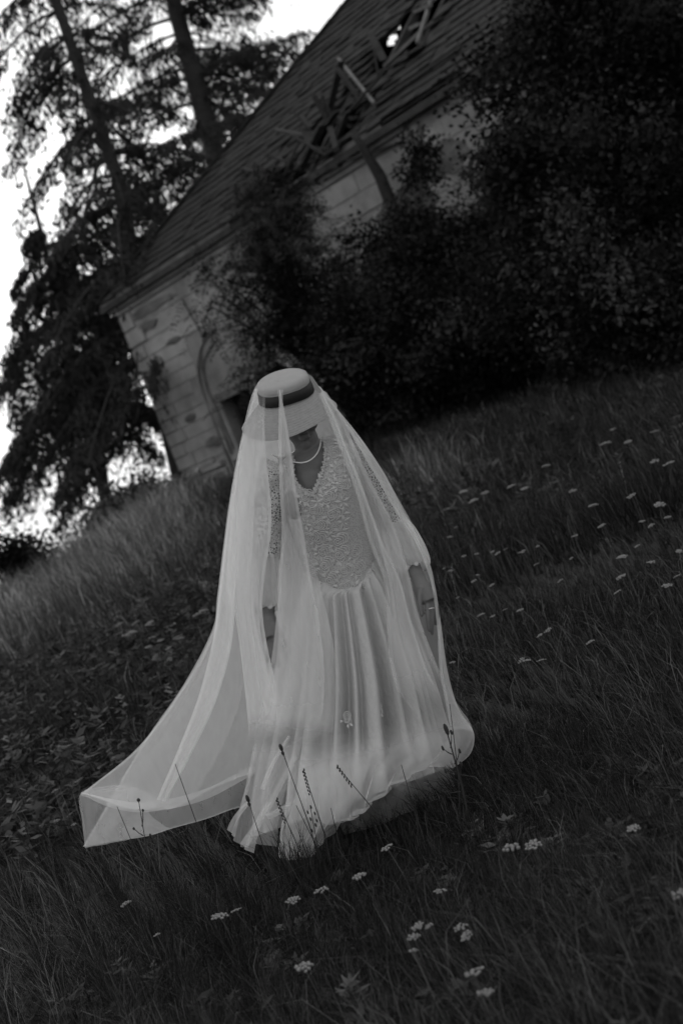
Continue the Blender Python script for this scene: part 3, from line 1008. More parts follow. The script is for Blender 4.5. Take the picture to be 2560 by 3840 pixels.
for z_, e in ((0.001, 0.0), (0.003, 0.0035), (0.036, 0.0035), (0.038, 0.0)):
    for j in range(nth):
        a = 2 * math.pi * j / nth
        r = 0.0945 - 0.007 * z_ / 0.055 + 0.0015 + e
        bV.append(HB + RH_ @ np.array([r * math.cos(a), r * math.sin(a) * 1.08, z_ + 0.002 * math.sin(a * 3)]))
part('ribbon_band', bV, gridF(4, nth, True), M['ribbon'], hat)

# ---- dress
dress = empty('dress', (0, 0, 0), person)


def loft(levels, nth, nv, radial=None, dz=None, th0=0.0, th1=2 * math.pi):
    """levels: (Lx, Ly, Rx, Ry, depth, half depth) down the garment"""
    tv = np.linspace(0, 1, nv)
    L = catmull(np.array(levels, float), tv)
    th = np.linspace(th0, th1, nth, endpoint=abs(th1 - th0 - 2 * math.pi) > 1e-6)
    T, TH = np.meshgrid(tv, th, indexing='ij')
    f = radial(TH, T) if radial else np.zeros_like(T)
    cx, cy = (L[:, 0] + L[:, 2]) / 2, (L[:, 1] + L[:, 3]) / 2
    ax, ay = (L[:, 2] - L[:, 0]) / 2, (L[:, 3] - L[:, 1]) / 2
    px = cx[:, None] + ax[:, None] * np.cos(TH) * (1 + f)
    py = cy[:, None] + ay[:, None] * np.cos(TH) * (1 + f)
    dd = L[:, 4][:, None] - L[:, 5][:, None] * np.sin(TH) * (1 + f)
    if dz is not None:
        s = dz(TH, T)
        px, py = px + s * sr, py + s * cr
    return px, py, dd, W(px, py, dd)


BL = [(1085, 1700, 1235, 1640, 5.01, 0.055), (1042, 1740, 1322, 1658, 5.0, 0.085), (1045, 1800, 1345, 1712, 5.0, 0.108), (1060, 1890, 1362, 1815, 5.0, 0.128), (1085, 1985, 1378, 1925, 5.0, 0.122), (1118, 2085, 1394, 2040, 5.01, 0.105), (1138, 2150, 1408, 2115, 5.015, 0.102)]
bust = lambda TH, T: 0.10 * np.exp(-((T - 0.47) / 0.14) ** 2) * (np.exp(-((TH - 1.05) / 0.38) ** 2) + np.exp(-((TH - 2.1) / 0.38) ** 2))
nthb, nvb = 120, 90
bpx, bpy_, bd, BV = loft(BL, nthb, nvb, bust, lambda TH, T: 105 * np.clip((T - 0.72) / 0.28, 0, 1) ** 1.6 * np.clip(np.sin(TH), 0, 1) ** 3)


def vneck(px, py):
    """opening of the neckline in the front of the bodice: 0 inside"""
    pts = [(1092, 1700), (1100, 1790), (1130, 1832), (1172, 1852), (1200, 1790), (1222, 1700), (1212, 1640), (1150, 1600), (1060, 1640)]
    n = len(pts)
    ins = np.zeros(px.shape, bool)
    for i in range(n):
        x1, y1 = pts[i]
        x2, y2 = pts[(i + 1) % n]
        c = ((y1 > py) != (y2 > py)) & (px < (x2 - x1) * (py - y1) / (y2 - y1 + 1e-9) + x1)
        ins ^= c
    return ins


ins = vneck(bpx, bpy_) & (bd < 5.0)
keep = [f for f in gridF(nvb, nthb, True) if not all(ins.ravel()[list(f)])]
bodice = part('bodice', BV.reshape(-1, 3), keep, M['lace_ground'], dress)
# plain lining behind the lace
lpx, lpy, ld, LV = loft([(a + 5, b, c - 5, d, e, f_ - 0.006) for a, b, c, d, e, f_ in BL], nthb, nvb, bust, lambda TH, T: 98 * np.clip((T - 0.72) / 0.28, 0, 1) ** 1.6 * np.clip(np.sin(TH), 0, 1) ** 3)
insl = vneck(lpx, lpy) & (ld < 5.0)
part('lining', LV.reshape(-1, 3), [f for f in gridF(nvb, nthb, True) if not any(insl.ravel()[list(f)])], M['satin'], dress)


def lace_motif(seed):
    """rose of nested cords with two leaves, in the x-y plane, about 6 cm across"""
    R = random.Random(seed)
    mb = MB()

    def arc(cx, cy, r, a0, a1, tr, k=12, wob=0.0):
        a = np.linspace(a0, a1, k)
        mb.tube([(cx + r * math.cos(t) * (1 + wob * math.sin(3 * t)), cy + r * math.sin(t) * (1 + wob * math.sin(3 * t + 1)), 0.002) for t in a], tr, 4, True)
    arc(0, 0, 0.0055, 0, 6.1, 0.0012, 9)
    arc(0, 0, 0.0105, 0.4, 6.4, 0.0014, 14, 0.05)
    for k, (r, o) in enumerate(((0.0125, 0.006), (0.0145, 0.012), (0.0165, 0.018))):
        arc(o, o * 0.35, r, -1.5 + 0.1 * k, 2.0, 0.0012, 11, 0.06)
    arc(0.0, -0.006, 0.014, -3.0, -0.4, 0.0012, 9, 0.05)
    for a, L in ((2.3, 0.022), (-2.2, 0.02), (3.5, 0.018)):
        a += R.uniform(-0.3, 0.3)
        c0 = np.array([math.cos(a), math.sin(a), 0]) * 0.015
        dv_ = np.array([math.cos(a), math.sin(a), 0])
        sv_ = np.array([-math.sin(a), math.cos(a), 0])
        z = np.array([0, 0, 0.0022])
        mb.add([c0, c0 + dv_ * L * 0.5 + sv_ * L * 0.26 + z * 0.4, c0 + dv_ * L, c0 + dv_ * L * 0.5 - sv_ * L * 0.26 + z * 0.4, c0 + dv_ * L * 0.5 + z], [(0, 4, 1), (1, 4, 2), (2, 4, 3), (3, 4, 0)])
    return mb


MOT = []
for k in range(4):
    o = lace_motif(k).build('lace_rose', M['thread'])
    MOT.append(o.data)
    bpy.data.objects.remove(o)


def put_rose(parent, pos, nrm, rot, sc, k, data=None):
    o = bpy.data.objects.new('lace_leaf' if data else 'lace_rose', data or MOT[k % 4])
    link(o, parent)
    n = Vector(nrm).normalized()
    up_ = Vector(UP)
    x = Vector(RIGHT)
    x = (x - n * x.dot(n)).normalized()
    y = n.cross(x)
    mm = Matrix((x, y, n)).transposed().to_4x4() @ Matrix.Rotation(rot, 4, 'Z') @ Matrix.Diagonal((sc, sc, sc * 0.6, 1))
    mm.translation = Vector(pos) - Vector(PO) + n * 0.0012
    o.matrix_local = mm


def surf_normal(G, i, j):
    nv_, nu_ = G.shape[:2]
    du = G[i, (j + 1) % nu_] - G[i, (j - 1) % nu_]
    dv_ = G[min(i + 1, nv_ - 1), j] - G[max(i - 1, 0), j]
    n = np.cross(du, dv_)
    n /= np.linalg.norm(n) + 1e-12
    if n @ (G[i, j] - CAM) > 0:
        n = -n
    return n


roses = [(1265, 1764), (1212, 1812), (1278, 1820), (1225, 1869), (1171, 1915), (1240, 1925), (1110, 1907), (1187, 1968), (1254, 1977), (1110, 1958), (1136, 2008), (1195, 2022), (1263, 2028), (1152, 2057), (1208, 2073), (1271, 2079), (1330, 2079), (1165, 2110), (1220, 2122), (1287, 2137), (1181, 2162), (1236, 2180), (1247, 1709), (1034, 1773), (1037, 1722), (1053, 1878), (1066, 1955), (1075, 1830), (1300, 1705), (1310, 1770), (1090, 2020), (1120, 2090), (1060, 1770), (1078, 1890), (1290, 1665), (1090, 1860), (1140, 1865), (1160, 2010), (1290, 2195), (1335, 2135)]
fr = bd < 5.01
for k, (x, y) in enumerate(roses):
    q = (bpx - x) ** 2 + (bpy_ - y) ** 2 + np.where(fr, 0, 1e9) + np.where(ins, 1e8, 0)
    i, j = np.unravel_index(np.argmin(q), q.shape)
    put_rose(bodice, BV[i, j], surf_normal(BV, i, j), random.uniform(-0.35, 0.6), random.uniform(0.95, 1.2), k)
# small leaf sprigs between the roses
sp = MB()
for k in range(5):
    a = k * 1.26 + 0.3
    L_ = 0.020 if k % 2 else 0.026
    dv_ = np.array([math.cos(a), math.sin(a), 0])
    sv_ = np.array([-math.sin(a), math.cos(a), 0])
    z_ = np.array([0, 0, 0.002])
    c0 = dv_ * 0.003
    sp.add([c0, c0 + dv_ * L_ * 0.5 + sv_ * L_ * 0.2, c0 + dv_ * L_, c0 + dv_ * L_ * 0.5 - sv_ * L_ * 0.2, c0 + dv_ * L_ * 0.5 + z_], [(0, 4, 1), (1, 4, 2), (2, 4, 3), (3, 4, 0)])
so_ = sp.build('lace_leaf', M['thread'])
SPR = so_.data
bpy.data.objects.remove(so_)
for k, (x, y) in enumerate([(x + random.uniform(-8, 8), y + random.uniform(-8, 8)) for y in range(1720, 2230, 40) for x in range(1060, 1340, 44)]):
    if x > 1312 and 1830 < y < 2060 or min((x - a) ** 2 + (y - b) ** 2 for a, b in roses) < 27 ** 2:
        continue
    q = (bpx - x) ** 2 + (bpy_ - y) ** 2 + np.where(fr, 0, 1e9)
    i, j = np.unravel_index(np.argmin(q), q.shape)
    if q[i, j] > 100 or ins[i, j] or ins[i, (j + 3) % nthb] or ins[i, j - 3]:
        continue
    put_rose(bodice, BV[i, j], surf_normal(BV, i, j), random.uniform(0, 6), random.uniform(0.8, 1.1), k, SPR)
# frilled edge of lace round the neckline and along the pointed waist
trim = MB()
edge = [(1098, 1715), (1103, 1790), (1130, 1834), (1172, 1856), (1200, 1795), (1222, 1710), (1212, 1648)]
ec = catmull(np.array(edge, float), np.linspace(0, 1, 70))
for k, (x, y) in enumerate(ec):
    q = (bpx - x) ** 2 + (bpy_ - y) ** 2 + np.where(fr, 0, 1e9)
    i, j = np.unravel_index(np.argmin(q), q.shape)
    c = P1(x, y, bd[i, j] - 0.006)
    for e in range(4):
        trim.tube([c, c + np.array([random.uniform(-1, 1), -0.3, random.uniform(-1, 1)]) * 0.009], [0.0022, 0.001], 4)
for k in range(8, 52):
    i = nvb - 1
    j = int(k / 120 * nthb)
    c = BV[i, j] + np.array([0, -0.004, 0])
    for e in range(4):
        trim.tube([c, c + np.array([random.uniform(-1, 1), -0.5, random.uniform(-1.3, 0.6)]) * 0.010], [0.0024, 0.001], 4)
to = trim.build('lace_trim', M['thread'], dress)
to.data.transform(Matrix.Translation(Vector(-PO)))
tag(to, kind='stuff')

# skirt with soft gathered folds
rs = np.random.default_rng(5)
fr_ = [(23, 0.5), (31, 0.35), (14, 0.6), (9, 0.45), (47, 0.14)]
ph = rs.uniform(0, 6.28, len(fr_))


def pleats(TH, T):
    s = sum(a * np.sin(f * TH + p + 0.5 * np.sin(2.2 * T + p) * (f < 20)) for (f, a), p in zip(fr_, ph))
    return (np.abs(s) ** 0.8 * np.sign(s)) * (0.11 + 0.06 * T) * np.clip(T * 6, 0.25, 1)


SKL = [(1140, 2140, 1406, 2100, 5.015, 0.10), (1112, 2260, 1452, 2200, 5.02, 0.145), (1085, 2420, 1512, 2360, 5.02, 0.20), (1055, 2620, 1572, 2540, 5.02, 0.255), (1015, 2830, 1615, 2720, 5.03, 0.30), (990, 2990, 1640, 2810, 5.04, 0.33), (1005, 3120, 1650, 2890, 5.05, 0.345)]
_, _, _, SV = loft(SKL, 360, 70, pleats, lambda TH, T: 95 * np.clip(1 - T * 6, 0, 1) * np.clip(np.sin(TH), 0, 1) ** 3)
skirt = part('skirt', SV.reshape(-1, 3), gridF(70, 360, True), M['satin'], dress)
sk_roses = [(1416, 2655), (1298, 2700)]
spx, spy, sdd, SV2 = loft(SKL, 120, 70)
for k, (x, y) in enumerate(sk_roses):
    q = (spx - x) ** 2 + (spy - y) ** 2 + np.where(sdd < 5.0, 0, 1e9)
    i, j = np.unravel_index(np.argmin(q), q.shape)
    put_rose(skirt, SV2[i, j] + np.array([0, -0.02, 0]), surf_normal(SV2, i, j), 1.2, 0.8, k)


# sleeves: lace to the elbow, sheer gathered cuff below
def sleeve(upper, lower, cuff):
    P = np.array([np.append(P1(*p[:3]), p[3]) for p in upper])
    c = catmull(P, np.linspace(0, 1, 40))
    G = []
    n = 40
    tg = np.gradient(c[:, :3], axis=0)
    for i in range(40):
        t = tg[i] / np.linalg.norm(tg[i])
        u = np.cross(t, FWD)
        u /= np.linalg.norm(u)
        v = np.cross(u, t)
        G.append([c[i, :3] + c[i, 3] * (math.cos(a) * u + math.sin(a) * v) for a in np.linspace(0, 2 * math.pi, n, endpoint=False)])
    G = np.array(G)
    so = part('sleeve', G.reshape(-1, 3), gridF(40, n, True), M['lace_sleeve'], dress)
    for k in range(22):
        i = 2 + int(35 * (k // 2) / 11)
        j0 = [j for j in range(n) if (G[i, j] - c[i, :3]) @ FWD < -0.25 * c[i, 3]]
        j = j0[(7 * k + (k % 2) * len(j0) // 2) % len(j0)]
        nr = G[i, j] - c[i, :3]
        put_rose(so, G[i, j], nr / np.linalg.norm(nr), random.uniform(-1, 1), 0.72, k)
    P = np.array([np.append(P1(*p[:3]), p[3]) for p in lower])
    c = catmull(P, np.linspace(0, 1, 40))
    tg = np.gradient(c[:, :3], axis=0)
    G = []
    n = 90
    for i in range(40):
        t = tg[i] / np.linalg.norm(tg[i])
        u = np.cross(t, FWD)
        u /= np.linalg.norm(u)
        v = np.cross(u, t)
        G.append([c[i, :3] + c[i, 3] * (1 + 0.10 * math.sin(11 * a + 0.8) + 0.06 * math.sin(17 * a)) * (math.cos(a) * u + math.sin(a) * v) for a in np.linspace(0, 2 * math.pi, n, endpoint=False)])
    G = np.array(G)
    part('cuff_sleeve', G.reshape(-1, 3), gridF(40, n, True), M['chiffon'], dress)
    tr = MB()
    for k in range(9):                       # scalloped daisies round the cuff
        a = 2 * math.pi * k / 9
        t = tg[-1] / np.linalg.norm(tg[-1])
        u = np.cross(t, FWD)
        u /= np.linalg.norm(u)
        v = np.cross(u, t)
        o = c[-1, :3] + c[-1, 3] * 1.04 * (math.cos(a) * u + math.sin(a) * v)
        rad_ = (math.cos(a) * u + math.sin(a) * v)
        w_ = np.cross(rad_, t)
        for q in range(14):
            b = 2 * math.pi * q / 14
            tr.tube([o, o + 0.010 * (math.cos(b) * t + math.sin(b) * w_) + rad_ * 0.002], [0.0014, 0.001], 4)
    co = tr.build('cuff_lace', M['thread'], dress)
    co.data.transform(Matrix.Translation(Vector(-PO)))
    tag(co, kind='stuff')


sleeve([(1058, 1742, 5.0, 0.072), (1035, 1800, 5.0, 0.066), (1014, 1930, 5.0, 0.058), (1004, 2050, 4.985, 0.052), (1001, 2092, 4.98, 0.047)],
       [(1001, 2088, 4.98, 0.045), (1001, 2130, 4.97, 0.055), (1003, 2210, 4.94, 0.060), (1006, 2268, 4.92, 0.055), (1007, 2286, 4.915, 0.046)], 0)
sleeve([(1300, 1688, 5.0, 0.052), (1338, 1732, 5.0, 0.054), (1398, 1832, 5.03, 0.050), (1455, 1930, 5.04, 0.046), (1482, 1972, 5.04, 0.044)],
       [(1481, 1970, 5.04, 0.045), (1496, 2005, 5.03, 0.055), (1524, 2068, 5.0, 0.060), (1548, 2115, 4.975, 0.055), (1556, 2136, 4.965, 0.046)], 0)

# pearls and ring
pm = MB()
pc = catmull(np.array([(1020, 1705), (1065, 1725), (1100, 1732), (1130, 1735), (1160, 1727), (1185, 1705), (1199, 1675), (1203, 1640)], float), np.linspace(0, 1, 64))
for k, (x, y) in enumerate(pc):
    t = abs(k / 63 - 0.55)
    pm.ball(P1(x, y, 4.885 + 0.13 * t * t * 4), 0.0026, 8, 6)
po = pm.build('pearl_necklace', M['pearl'], person, True)
po.data.transform(Matrix.Translation(Vector(-PO)))
rg = MB().tube([P1(1607, 2283, 4.878), P1(1616, 2281, 4.874), P1(1626, 2280, 4.888)], 0.0022, 5)
rgo = rg.build('ring', M['silver'], person, True)
rgo.data.transform(Matrix.Translation(Vector(-PO)))

# ---- veil: sheets of tulle, each a control net of (x, y, depth) rows from hat to hem
veil = empty('veil', (0, 0, 0), person)


def sheet(name, rows, nu, nv, folds=4, amp=(0.004, 0.02), seed=0, mat_='tulle', hem=(14, 14), fmax=9, bhem=0, parent=None, loose=(0, 0)):
    # loose: share of the length, at top and bottom, where the net is less gathered and so more open
    R = np.random.default_rng(seed)
    net = np.array(rows, float)                       # rows, cols, 3
    tv, tu = np.linspace(0, 1, nv), np.linspace(0, 1, nu)
    A = catmull(net, tv)                              # nv, cols, 3
    G = np.swapaxes(catmull(np.swapaxes(A, 0, 1), tu), 0, 1)
    T, U = np.meshgrid(tv, tu, indexing='ij')
    am = amp[0] + (amp[1] - amp[0]) * T
    for k in range(folds):
        f = R.uniform(1.2, fmax)
        p = R.uniform(0, 6.28)
        wv = 2 * math.pi * f * (U + 0.05 * np.sin(2.5 * T + p) + 0.03 * np.sin(6 * T + 2 * p)) + p
        e = np.clip(np.minimum(U, 1 - U) * 8, 0.15, 1)
        a_ = am * R.uniform(0.5, 1.0) * (2.0 / f) ** 0.5 * e
        G[..., 2] += a_ * np.sin(wv)
        G[..., 0] += a_ * 0.55 * np.cos(wv) * 1066 * cr * np.clip(e * 1.2 - 0.2, 0, 1) * 0.8
    # fold-over along the free edges
    cols = [G]
    if hem[0]:
        d = G[:, 1] - G[:, 0]
        d = d / (np.linalg.norm(d[:, :2], axis=1)[:, None] + 1e-6)
        back = G[:, 0] + np.concatenate([d[:, :2] * hem[0], np.full((nv, 1), 0.006)], 1)
        cols.insert(0, back[:, None])
    if hem[1]:
        d = G[:, -2] - G[:, -1]
        d = d / (np.linalg.norm(d[:, :2], axis=1)[:, None] + 1e-6)
        back = G[:, -1] + np.concatenate([d[:, :2] * hem[1], np.full((nv, 1), 0.006)], 1)
        cols.append(back[:, None])
    G = np.concatenate(cols, 1)
    if bhem:
        d = G[-2] - G[-1]
        d = d / (np.linalg.norm(d[:, :2], axis=1)[:, None] + 1e-6)
        e1 = G[-1] + np.concatenate([d[:, :2] * bhem, np.full((G.shape[1], 1), 0.008)], 1)
        e2 = G[-1] + np.concatenate([d[:, :2] * bhem * 0.3, np.full((G.shape[1], 1), 0.012)], 1)
        G = np.concatenate([G, e1[None], e2[None]], 0)
    V = W(G[..., 0], G[..., 1], G[..., 2])
    tt = np.linspace(0, 1, G.shape[0])
    dn = np.ones_like(tt)
    if loose[0]:
        dn = dn * (0.12 + 0.88 * sstep(0, loose[0], tt))
    if loose[1]:
        dn = dn * (0.12 + 0.88 * sstep(1, 1 - loose[1], tt))
    dn = np.repeat(dn, G.shape[1])
    return part(name, V.reshape(-1, 3), gridF(G.shape[0], G.shape[1]), M[mat_], parent or veil, True, dn)


# back of the veil, from hat to train
sheet('back_panel', [
    [(1030, 1402, 4.93), (1055, 1390, 4.95), (1082, 1384, 4.96), (1110, 1385, 4.96), (1140, 1394, 4.95), (1170, 1412, 4.93)],
    [(955, 1455, 4.93), (980, 1445, 5.03), (1070, 1422, 5.07), (1130, 1425, 5.07), (1205, 1465, 5.03), (1228, 1492, 4.94)],
    [(905, 1640, 4.97), (965, 1640, 5.14), (1080, 1630, 5.20), (1180, 1610, 5.20), (1280, 1605, 5.12), (1335, 1620, 4.98)],
    [(858, 1890, 4.97), (945, 1880, 5.2), (1080, 1850, 5.27), (1250, 1800, 5.27), (1385, 1790, 5.17), (1452, 1797, 4.99)],
    [(815, 2230, 4.95), (900, 2230, 5.22), (1060, 2200, 5.32), (1300, 2150, 5.32), (1510, 2100, 5.22), (1602, 2092, 5.0)],
    [(796, 2360, 4.95), (890, 2400, 5.25), (1060, 2420, 5.37), (1330, 2380, 5.37), (1550, 2340, 5.25), (1642, 2350, 5.0)],
    [(690, 2565, 4.95), (850, 2620, 5.22), (1040, 2640, 5.42), (1350, 2600, 5.42), (1605, 2560, 5.25), (1688, 2590, 5.0)],
    [(530, 2800, 4.93), (720, 2860, 5.15), (980, 2870, 5.40), (1350, 2790, 5.45), (1650, 2720, 5.25), (1772, 2745, 5.0)],
    [(312, 3175, 4.92), (560, 3130, 5.05), (900, 3030, 5.30), (1300, 2960, 5.45), (1600, 2900, 5.25), (1700, 2880, 5.02)]],
    170, 120, 7, (0.003, 0.042), 1, 'tulle', (7, 7), 7, 4)
# second layer of the train, its hem turned up
sheet('train_panel', [
    [(918, 1600, 4.92), (940, 1600, 5.0), (980, 1600, 5.05), (1020, 1600, 5.1), (1050, 1600, 5.12)],
    [(863, 1880, 4.94), (895, 1890, 5.05), (950, 1890, 5.12), (1010, 1880, 5.17), (1060, 1870, 5.2)],
    [(818, 2230, 4.92), (850, 2240, 5.05), (910, 2240, 5.14), (990, 2230, 5.2), (1060, 2220, 5.24)],
    [(798, 2370, 4.92), (835, 2400, 5.05), (905, 2420, 5.15), (990, 2420, 5.22), (1060, 2400, 5.26)],
    [(695, 2565, 4.92), (770, 2600, 5.05), (880, 2620, 5.15), (980, 2620, 5.23), (1060, 2600, 5.28)],
    [(520, 2800, 4.90), (640, 2830, 5.0), (800, 2840, 5.1), (950, 2800, 5.2), (1050, 2780, 5.28)],
    [(308, 2975, 4.90), (545, 3040, 4.92), (720, 3000, 5.0), (930, 2905, 5.15), (1040, 2850, 5.25)]],
    110, 90, 6, (0.003, 0.028), 2, 'tulle_mid', (10, 0), 5, 6)
sheet('train_corner', [
    [(436, 2942, 4.93), (520, 2958, 4.95), (620, 3000, 5.0)],
    [(306, 2972, 4.89), (430, 3012, 4.89), (560, 3042, 4.91)],
    [(309, 3080, 4.89), (400, 3090, 4.94), (600, 3085, 5.0)],
    [(320, 3180, 4.91), (450, 3155, 4.98), (640, 3108, 5.05)]],
    40, 40, 4, (0.006, 0.02), 22, 'tulle', (0, 0), 4, 0)
# bright pleat running down to the train
sheet('train_pleat', [
    [(902, 1660, 5.0), (935, 1670, 5.02), (965, 1680, 5.03)],
    [(862, 1890, 4.93), (895, 1895, 4.94), (925, 1900, 4.95)],
    [(822, 2220, 4.87), (858, 2215, 4.86), (886, 2210, 4.87)],
    [(798, 2400, 4.87), (838, 2410, 4.86), (868, 2420, 4.87)],
    [(745, 2610, 4.87), (775, 2620, 4.86), (810, 2630, 4.87)],
    [(672, 2800, 4.88), (695, 2810, 4.87), (722, 2820, 4.88)],
    [(590, 2995, 4.89), (605, 3003, 4.88), (625, 3008, 4.89)]],
    40, 80, 3, (0.001, 0.005), 3, 'tulle_fold', (10, 12), 3)
# front left panel over the arm
sheet('side_panel', [
    [(958, 1455, 4.86), (970, 1452, 4.84), (985, 1450, 4.83), (998, 1448, 4.82)],
    [(928, 1560, 4.84), (950, 1565, 4.80), (972, 1570, 4.78), (992, 1572, 4.79)],
    [(905, 1700, 4.85), (938, 1705, 4.79), (970, 1710, 4.77), (998, 1712, 4.78)],
    [(888, 1950, 4.86), (930, 1955, 4.80), (975, 1960, 4.77), (1018, 1955, 4.79)],
    [(884, 2220, 4.86), (920, 2230, 4.80), (955, 2240, 4.77), (984, 2250, 4.78)],
    [(905, 2420, 4.86), (940, 2430, 4.79), (970, 2440, 4.76), (1008, 2450, 4.77)],
    [(920, 2600, 4.86), (960, 2610, 4.79), (1000, 2615, 4.75), (1050, 2610, 4.76)],
    [(936, 2775, 4.86), (975, 2765, 4.79), (1030, 2760, 4.75), (1090, 2750, 4.76)]],
    80, 100, 4, (0.001, 0.007), 4, 'tulle_mid', (0, 10), 4, loose=(0.3, 0.10))
sheet('side_panel', [
    [(956, 1458, 5.0), (970, 1455, 5.03), (990, 1452, 5.05)],
    [(898, 1690, 5.0), (940, 1700, 5.04), (985, 1705, 5.06)],
    [(866, 1930, 4.98), (930, 1940, 5.0), (985, 1940, 5.06)],
    [(850, 2200, 4.94), (910, 2210, 4.92), (955, 2230, 4.90)],
    [(885, 2330, 4.90), (925, 2360, 4.86), (968, 2380, 4.86)],
    [(915, 2560, 4.90), (960, 2580, 4.86), (1030, 2590, 4.86)],
    [(936, 2770, 4.90), (1000, 2770, 4.86), (1060, 2770, 4.86)]],
    60, 80, 3, (0.001, 0.006), 14, 'tulle_fold', (8, 8), 4, loose=(0, 0.10))
# narrow front panel falling from the crown of the hat
sheet('front_panel', [
    [(1047, 1462, 4.80), (1049, 1462, 4.795), (1051, 1462, 4.80)],
    [(1044, 1640, 4.74), (1064, 1642, 4.73), (1085, 1645, 4.74)],
    [(1048, 1830, 4.75), (1078, 1832, 4.74), (1110, 1835, 4.76)],
    [(1056, 2000, 4.77), (1095, 2000, 4.76), (1138, 2000, 4.79)],
    [(1042, 2180, 4.77), (1100, 2180, 4.76), (1168, 2180, 4.80)],
    [(1036, 2310, 4.77), (1100, 2310, 4.76), (1195, 2310, 4.80)],
    [(1018, 2470, 4.77), (1105, 2500, 4.73), (1215, 2480, 4.76)],
    [(985, 2640, 4.76), (1085, 2660, 4.71), (1215, 2640, 4.72)],
    [(955, 2772, 4.75), (1060, 2785, 4.70), (1190, 2770, 4.70)]],
    80, 110, 4, (0.0005, 0.008), 5, 'tulle', (14, 12), 4, loose=(0, 0.15))
sheet('front_panel', [
    [(1060, 2010, 4.83), (1100, 2010, 4.82), (1150, 2010, 4.84)],
    [(1045, 2200, 4.82), (1130, 2200, 4.80), (1200, 2200, 4.83)],
    [(1040, 2420, 4.80), (1150, 2420, 4.77), (1250, 2420, 4.80)],
    [(1020, 2600, 4.78), (1150, 2610, 4.74), (1260, 2610, 4.76)],
    [(1000, 2760, 4.76), (1120, 2780, 4.70), (1240, 2790, 4.70)]],
    70, 70, 4, (0.001, 0.010), 15, 'tulle_fold', (0, 0), 4, loose=(0.45, 0.15))
# gathered strips at the lower left
sheet('hem_panel', [
    [(958, 2768, 4.76), (1005, 2768, 4.74), (1060, 2762, 4.72), (1135, 2735, 4.72)],
    [(938, 2860, 4.76), (985, 2865, 4.73), (1050, 2860, 4.70), (1130, 2800, 4.70)],
    [(918, 2960, 4.76), (960, 2980, 4.72), (1010, 2970, 4.68), (1090, 2910, 4.69)],
    [(890, 3060, 4.76), (925, 3100, 4.71), (960, 3080, 4.68), (1050, 3040, 4.69)],
    [(868, 3130, 4.76), (915, 3175, 4.72), (950, 3165, 4.69), (1040, 3175, 4.70)]],
    110, 60, 5, (0.004, 0.02), 6, 'tulle', (14, 0), 6, 0, loose=(0.15, 0))
# right side: narrow band, wide panel, outer band by the arm
sheet('front_panel', [
    [(1196, 1478, 4.86), (1204, 1474, 4.86), (1212, 1470, 4.87)],
    [(1236, 1580, 4.84), (1247, 1576, 4.835), (1260, 1570, 4.84)],
    [(1266, 1660, 4.83), (1280, 1655, 4.825), (1290, 1650, 4.83)],
    [(1332, 1841, 4.82), (1346, 1838, 4.815), (1360, 1832, 4.82)],
    [(1384, 2033, 4.82), (1404, 2030, 4.815), (1430, 2022, 4.82)],
    [(1441, 2192, 4.80), (1468, 2185, 4.795), (1500, 2175, 4.80)],
    [(1452, 2380, 4.78), (1500, 2370, 4.76), (1550, 2360, 4.77)],
    [(1478, 2560, 4.74), (1540, 2540, 4.72), (1605, 2520, 4.74)],
    [(1560, 2690, 4.72), (1620, 2660, 4.70), (1680, 2640, 4.73)]],
    60, 110, 3, (0.0005, 0.008), 7, 'tulle', (14, 10), 3, loose=(0, 0.15))
sheet('side_panel', [
    [(1200, 1470, 4.88), (1212, 1466, 4.88), (1225, 1472, 4.89)],
    [(1250, 1575, 4.87), (1270, 1570, 4.87), (1290, 1575, 4.89)],
    [(1280, 1660, 4.86), (1300, 1655, 4.86), (1322, 1655, 4.88)],
    [(1345, 1815, 4.85), (1366, 1805, 4.85), (1388, 1798, 4.87)],
    [(1405, 1990, 4.85), (1440, 1980, 4.85), (1474, 1968, 4.87)],
    [(1455, 2170, 4.83), (1495, 2155, 4.83), (1530, 2142, 4.86)],
    [(1480, 2340, 4.80), (1525, 2320, 4.79), (1568, 2305, 4.83)],
    [(1530, 2520, 4.76), (1580, 2490, 4.75), (1630, 2475, 4.79)],
    [(1600, 2660, 4.74), (1650, 2640, 4.73), (1700, 2630, 4.78)]],
    70, 110, 4, (0.0005, 0.009), 8, 'tulle', (10, 14), 3, loose=(0, 0.15))
sheet('outer_band', [
    [(1190, 1446, 4.92), (1200, 1450, 4.93), (1212, 1466, 4.95)],
    [(1272, 1560, 4.92), (1284, 1565, 4.92), (1298, 1576, 4.97)],
    [(1335, 1662, 4.90), (1350, 1655, 4.90), (1366, 1662, 4.97)],
    [(1402, 1775, 4.90), (1424, 1772, 4.90), (1446, 1785, 4.98)],
    [(1478, 1910, 4.91), (1492, 1905, 4.90), (1506, 1905, 4.99)],
    [(1560, 2040, 4.90), (1580, 2050, 4.90), (1602, 2092, 4.98)],
    [(1615, 2190, 4.90), (1623, 2195, 4.92), (1632, 2205, 4.98)],
    [(1638, 2350, 4.88), (1646, 2352, 4.90), (1655, 2355, 4.98)],
    [(1646, 2500, 4.84), (1660, 2505, 4.82), (1676, 2510, 4.98)],
    [(1670, 2640, 4.78), (1692, 2645, 4.80), (1716, 2650, 4.98)],
    [(1690, 2740, 4.78), (1730, 2735, 4.80), (1775, 2745, 4.96)]],
    40, 120, 3, (0.001, 0.006), 9, 'tulle_mid', (12, 12), 3)
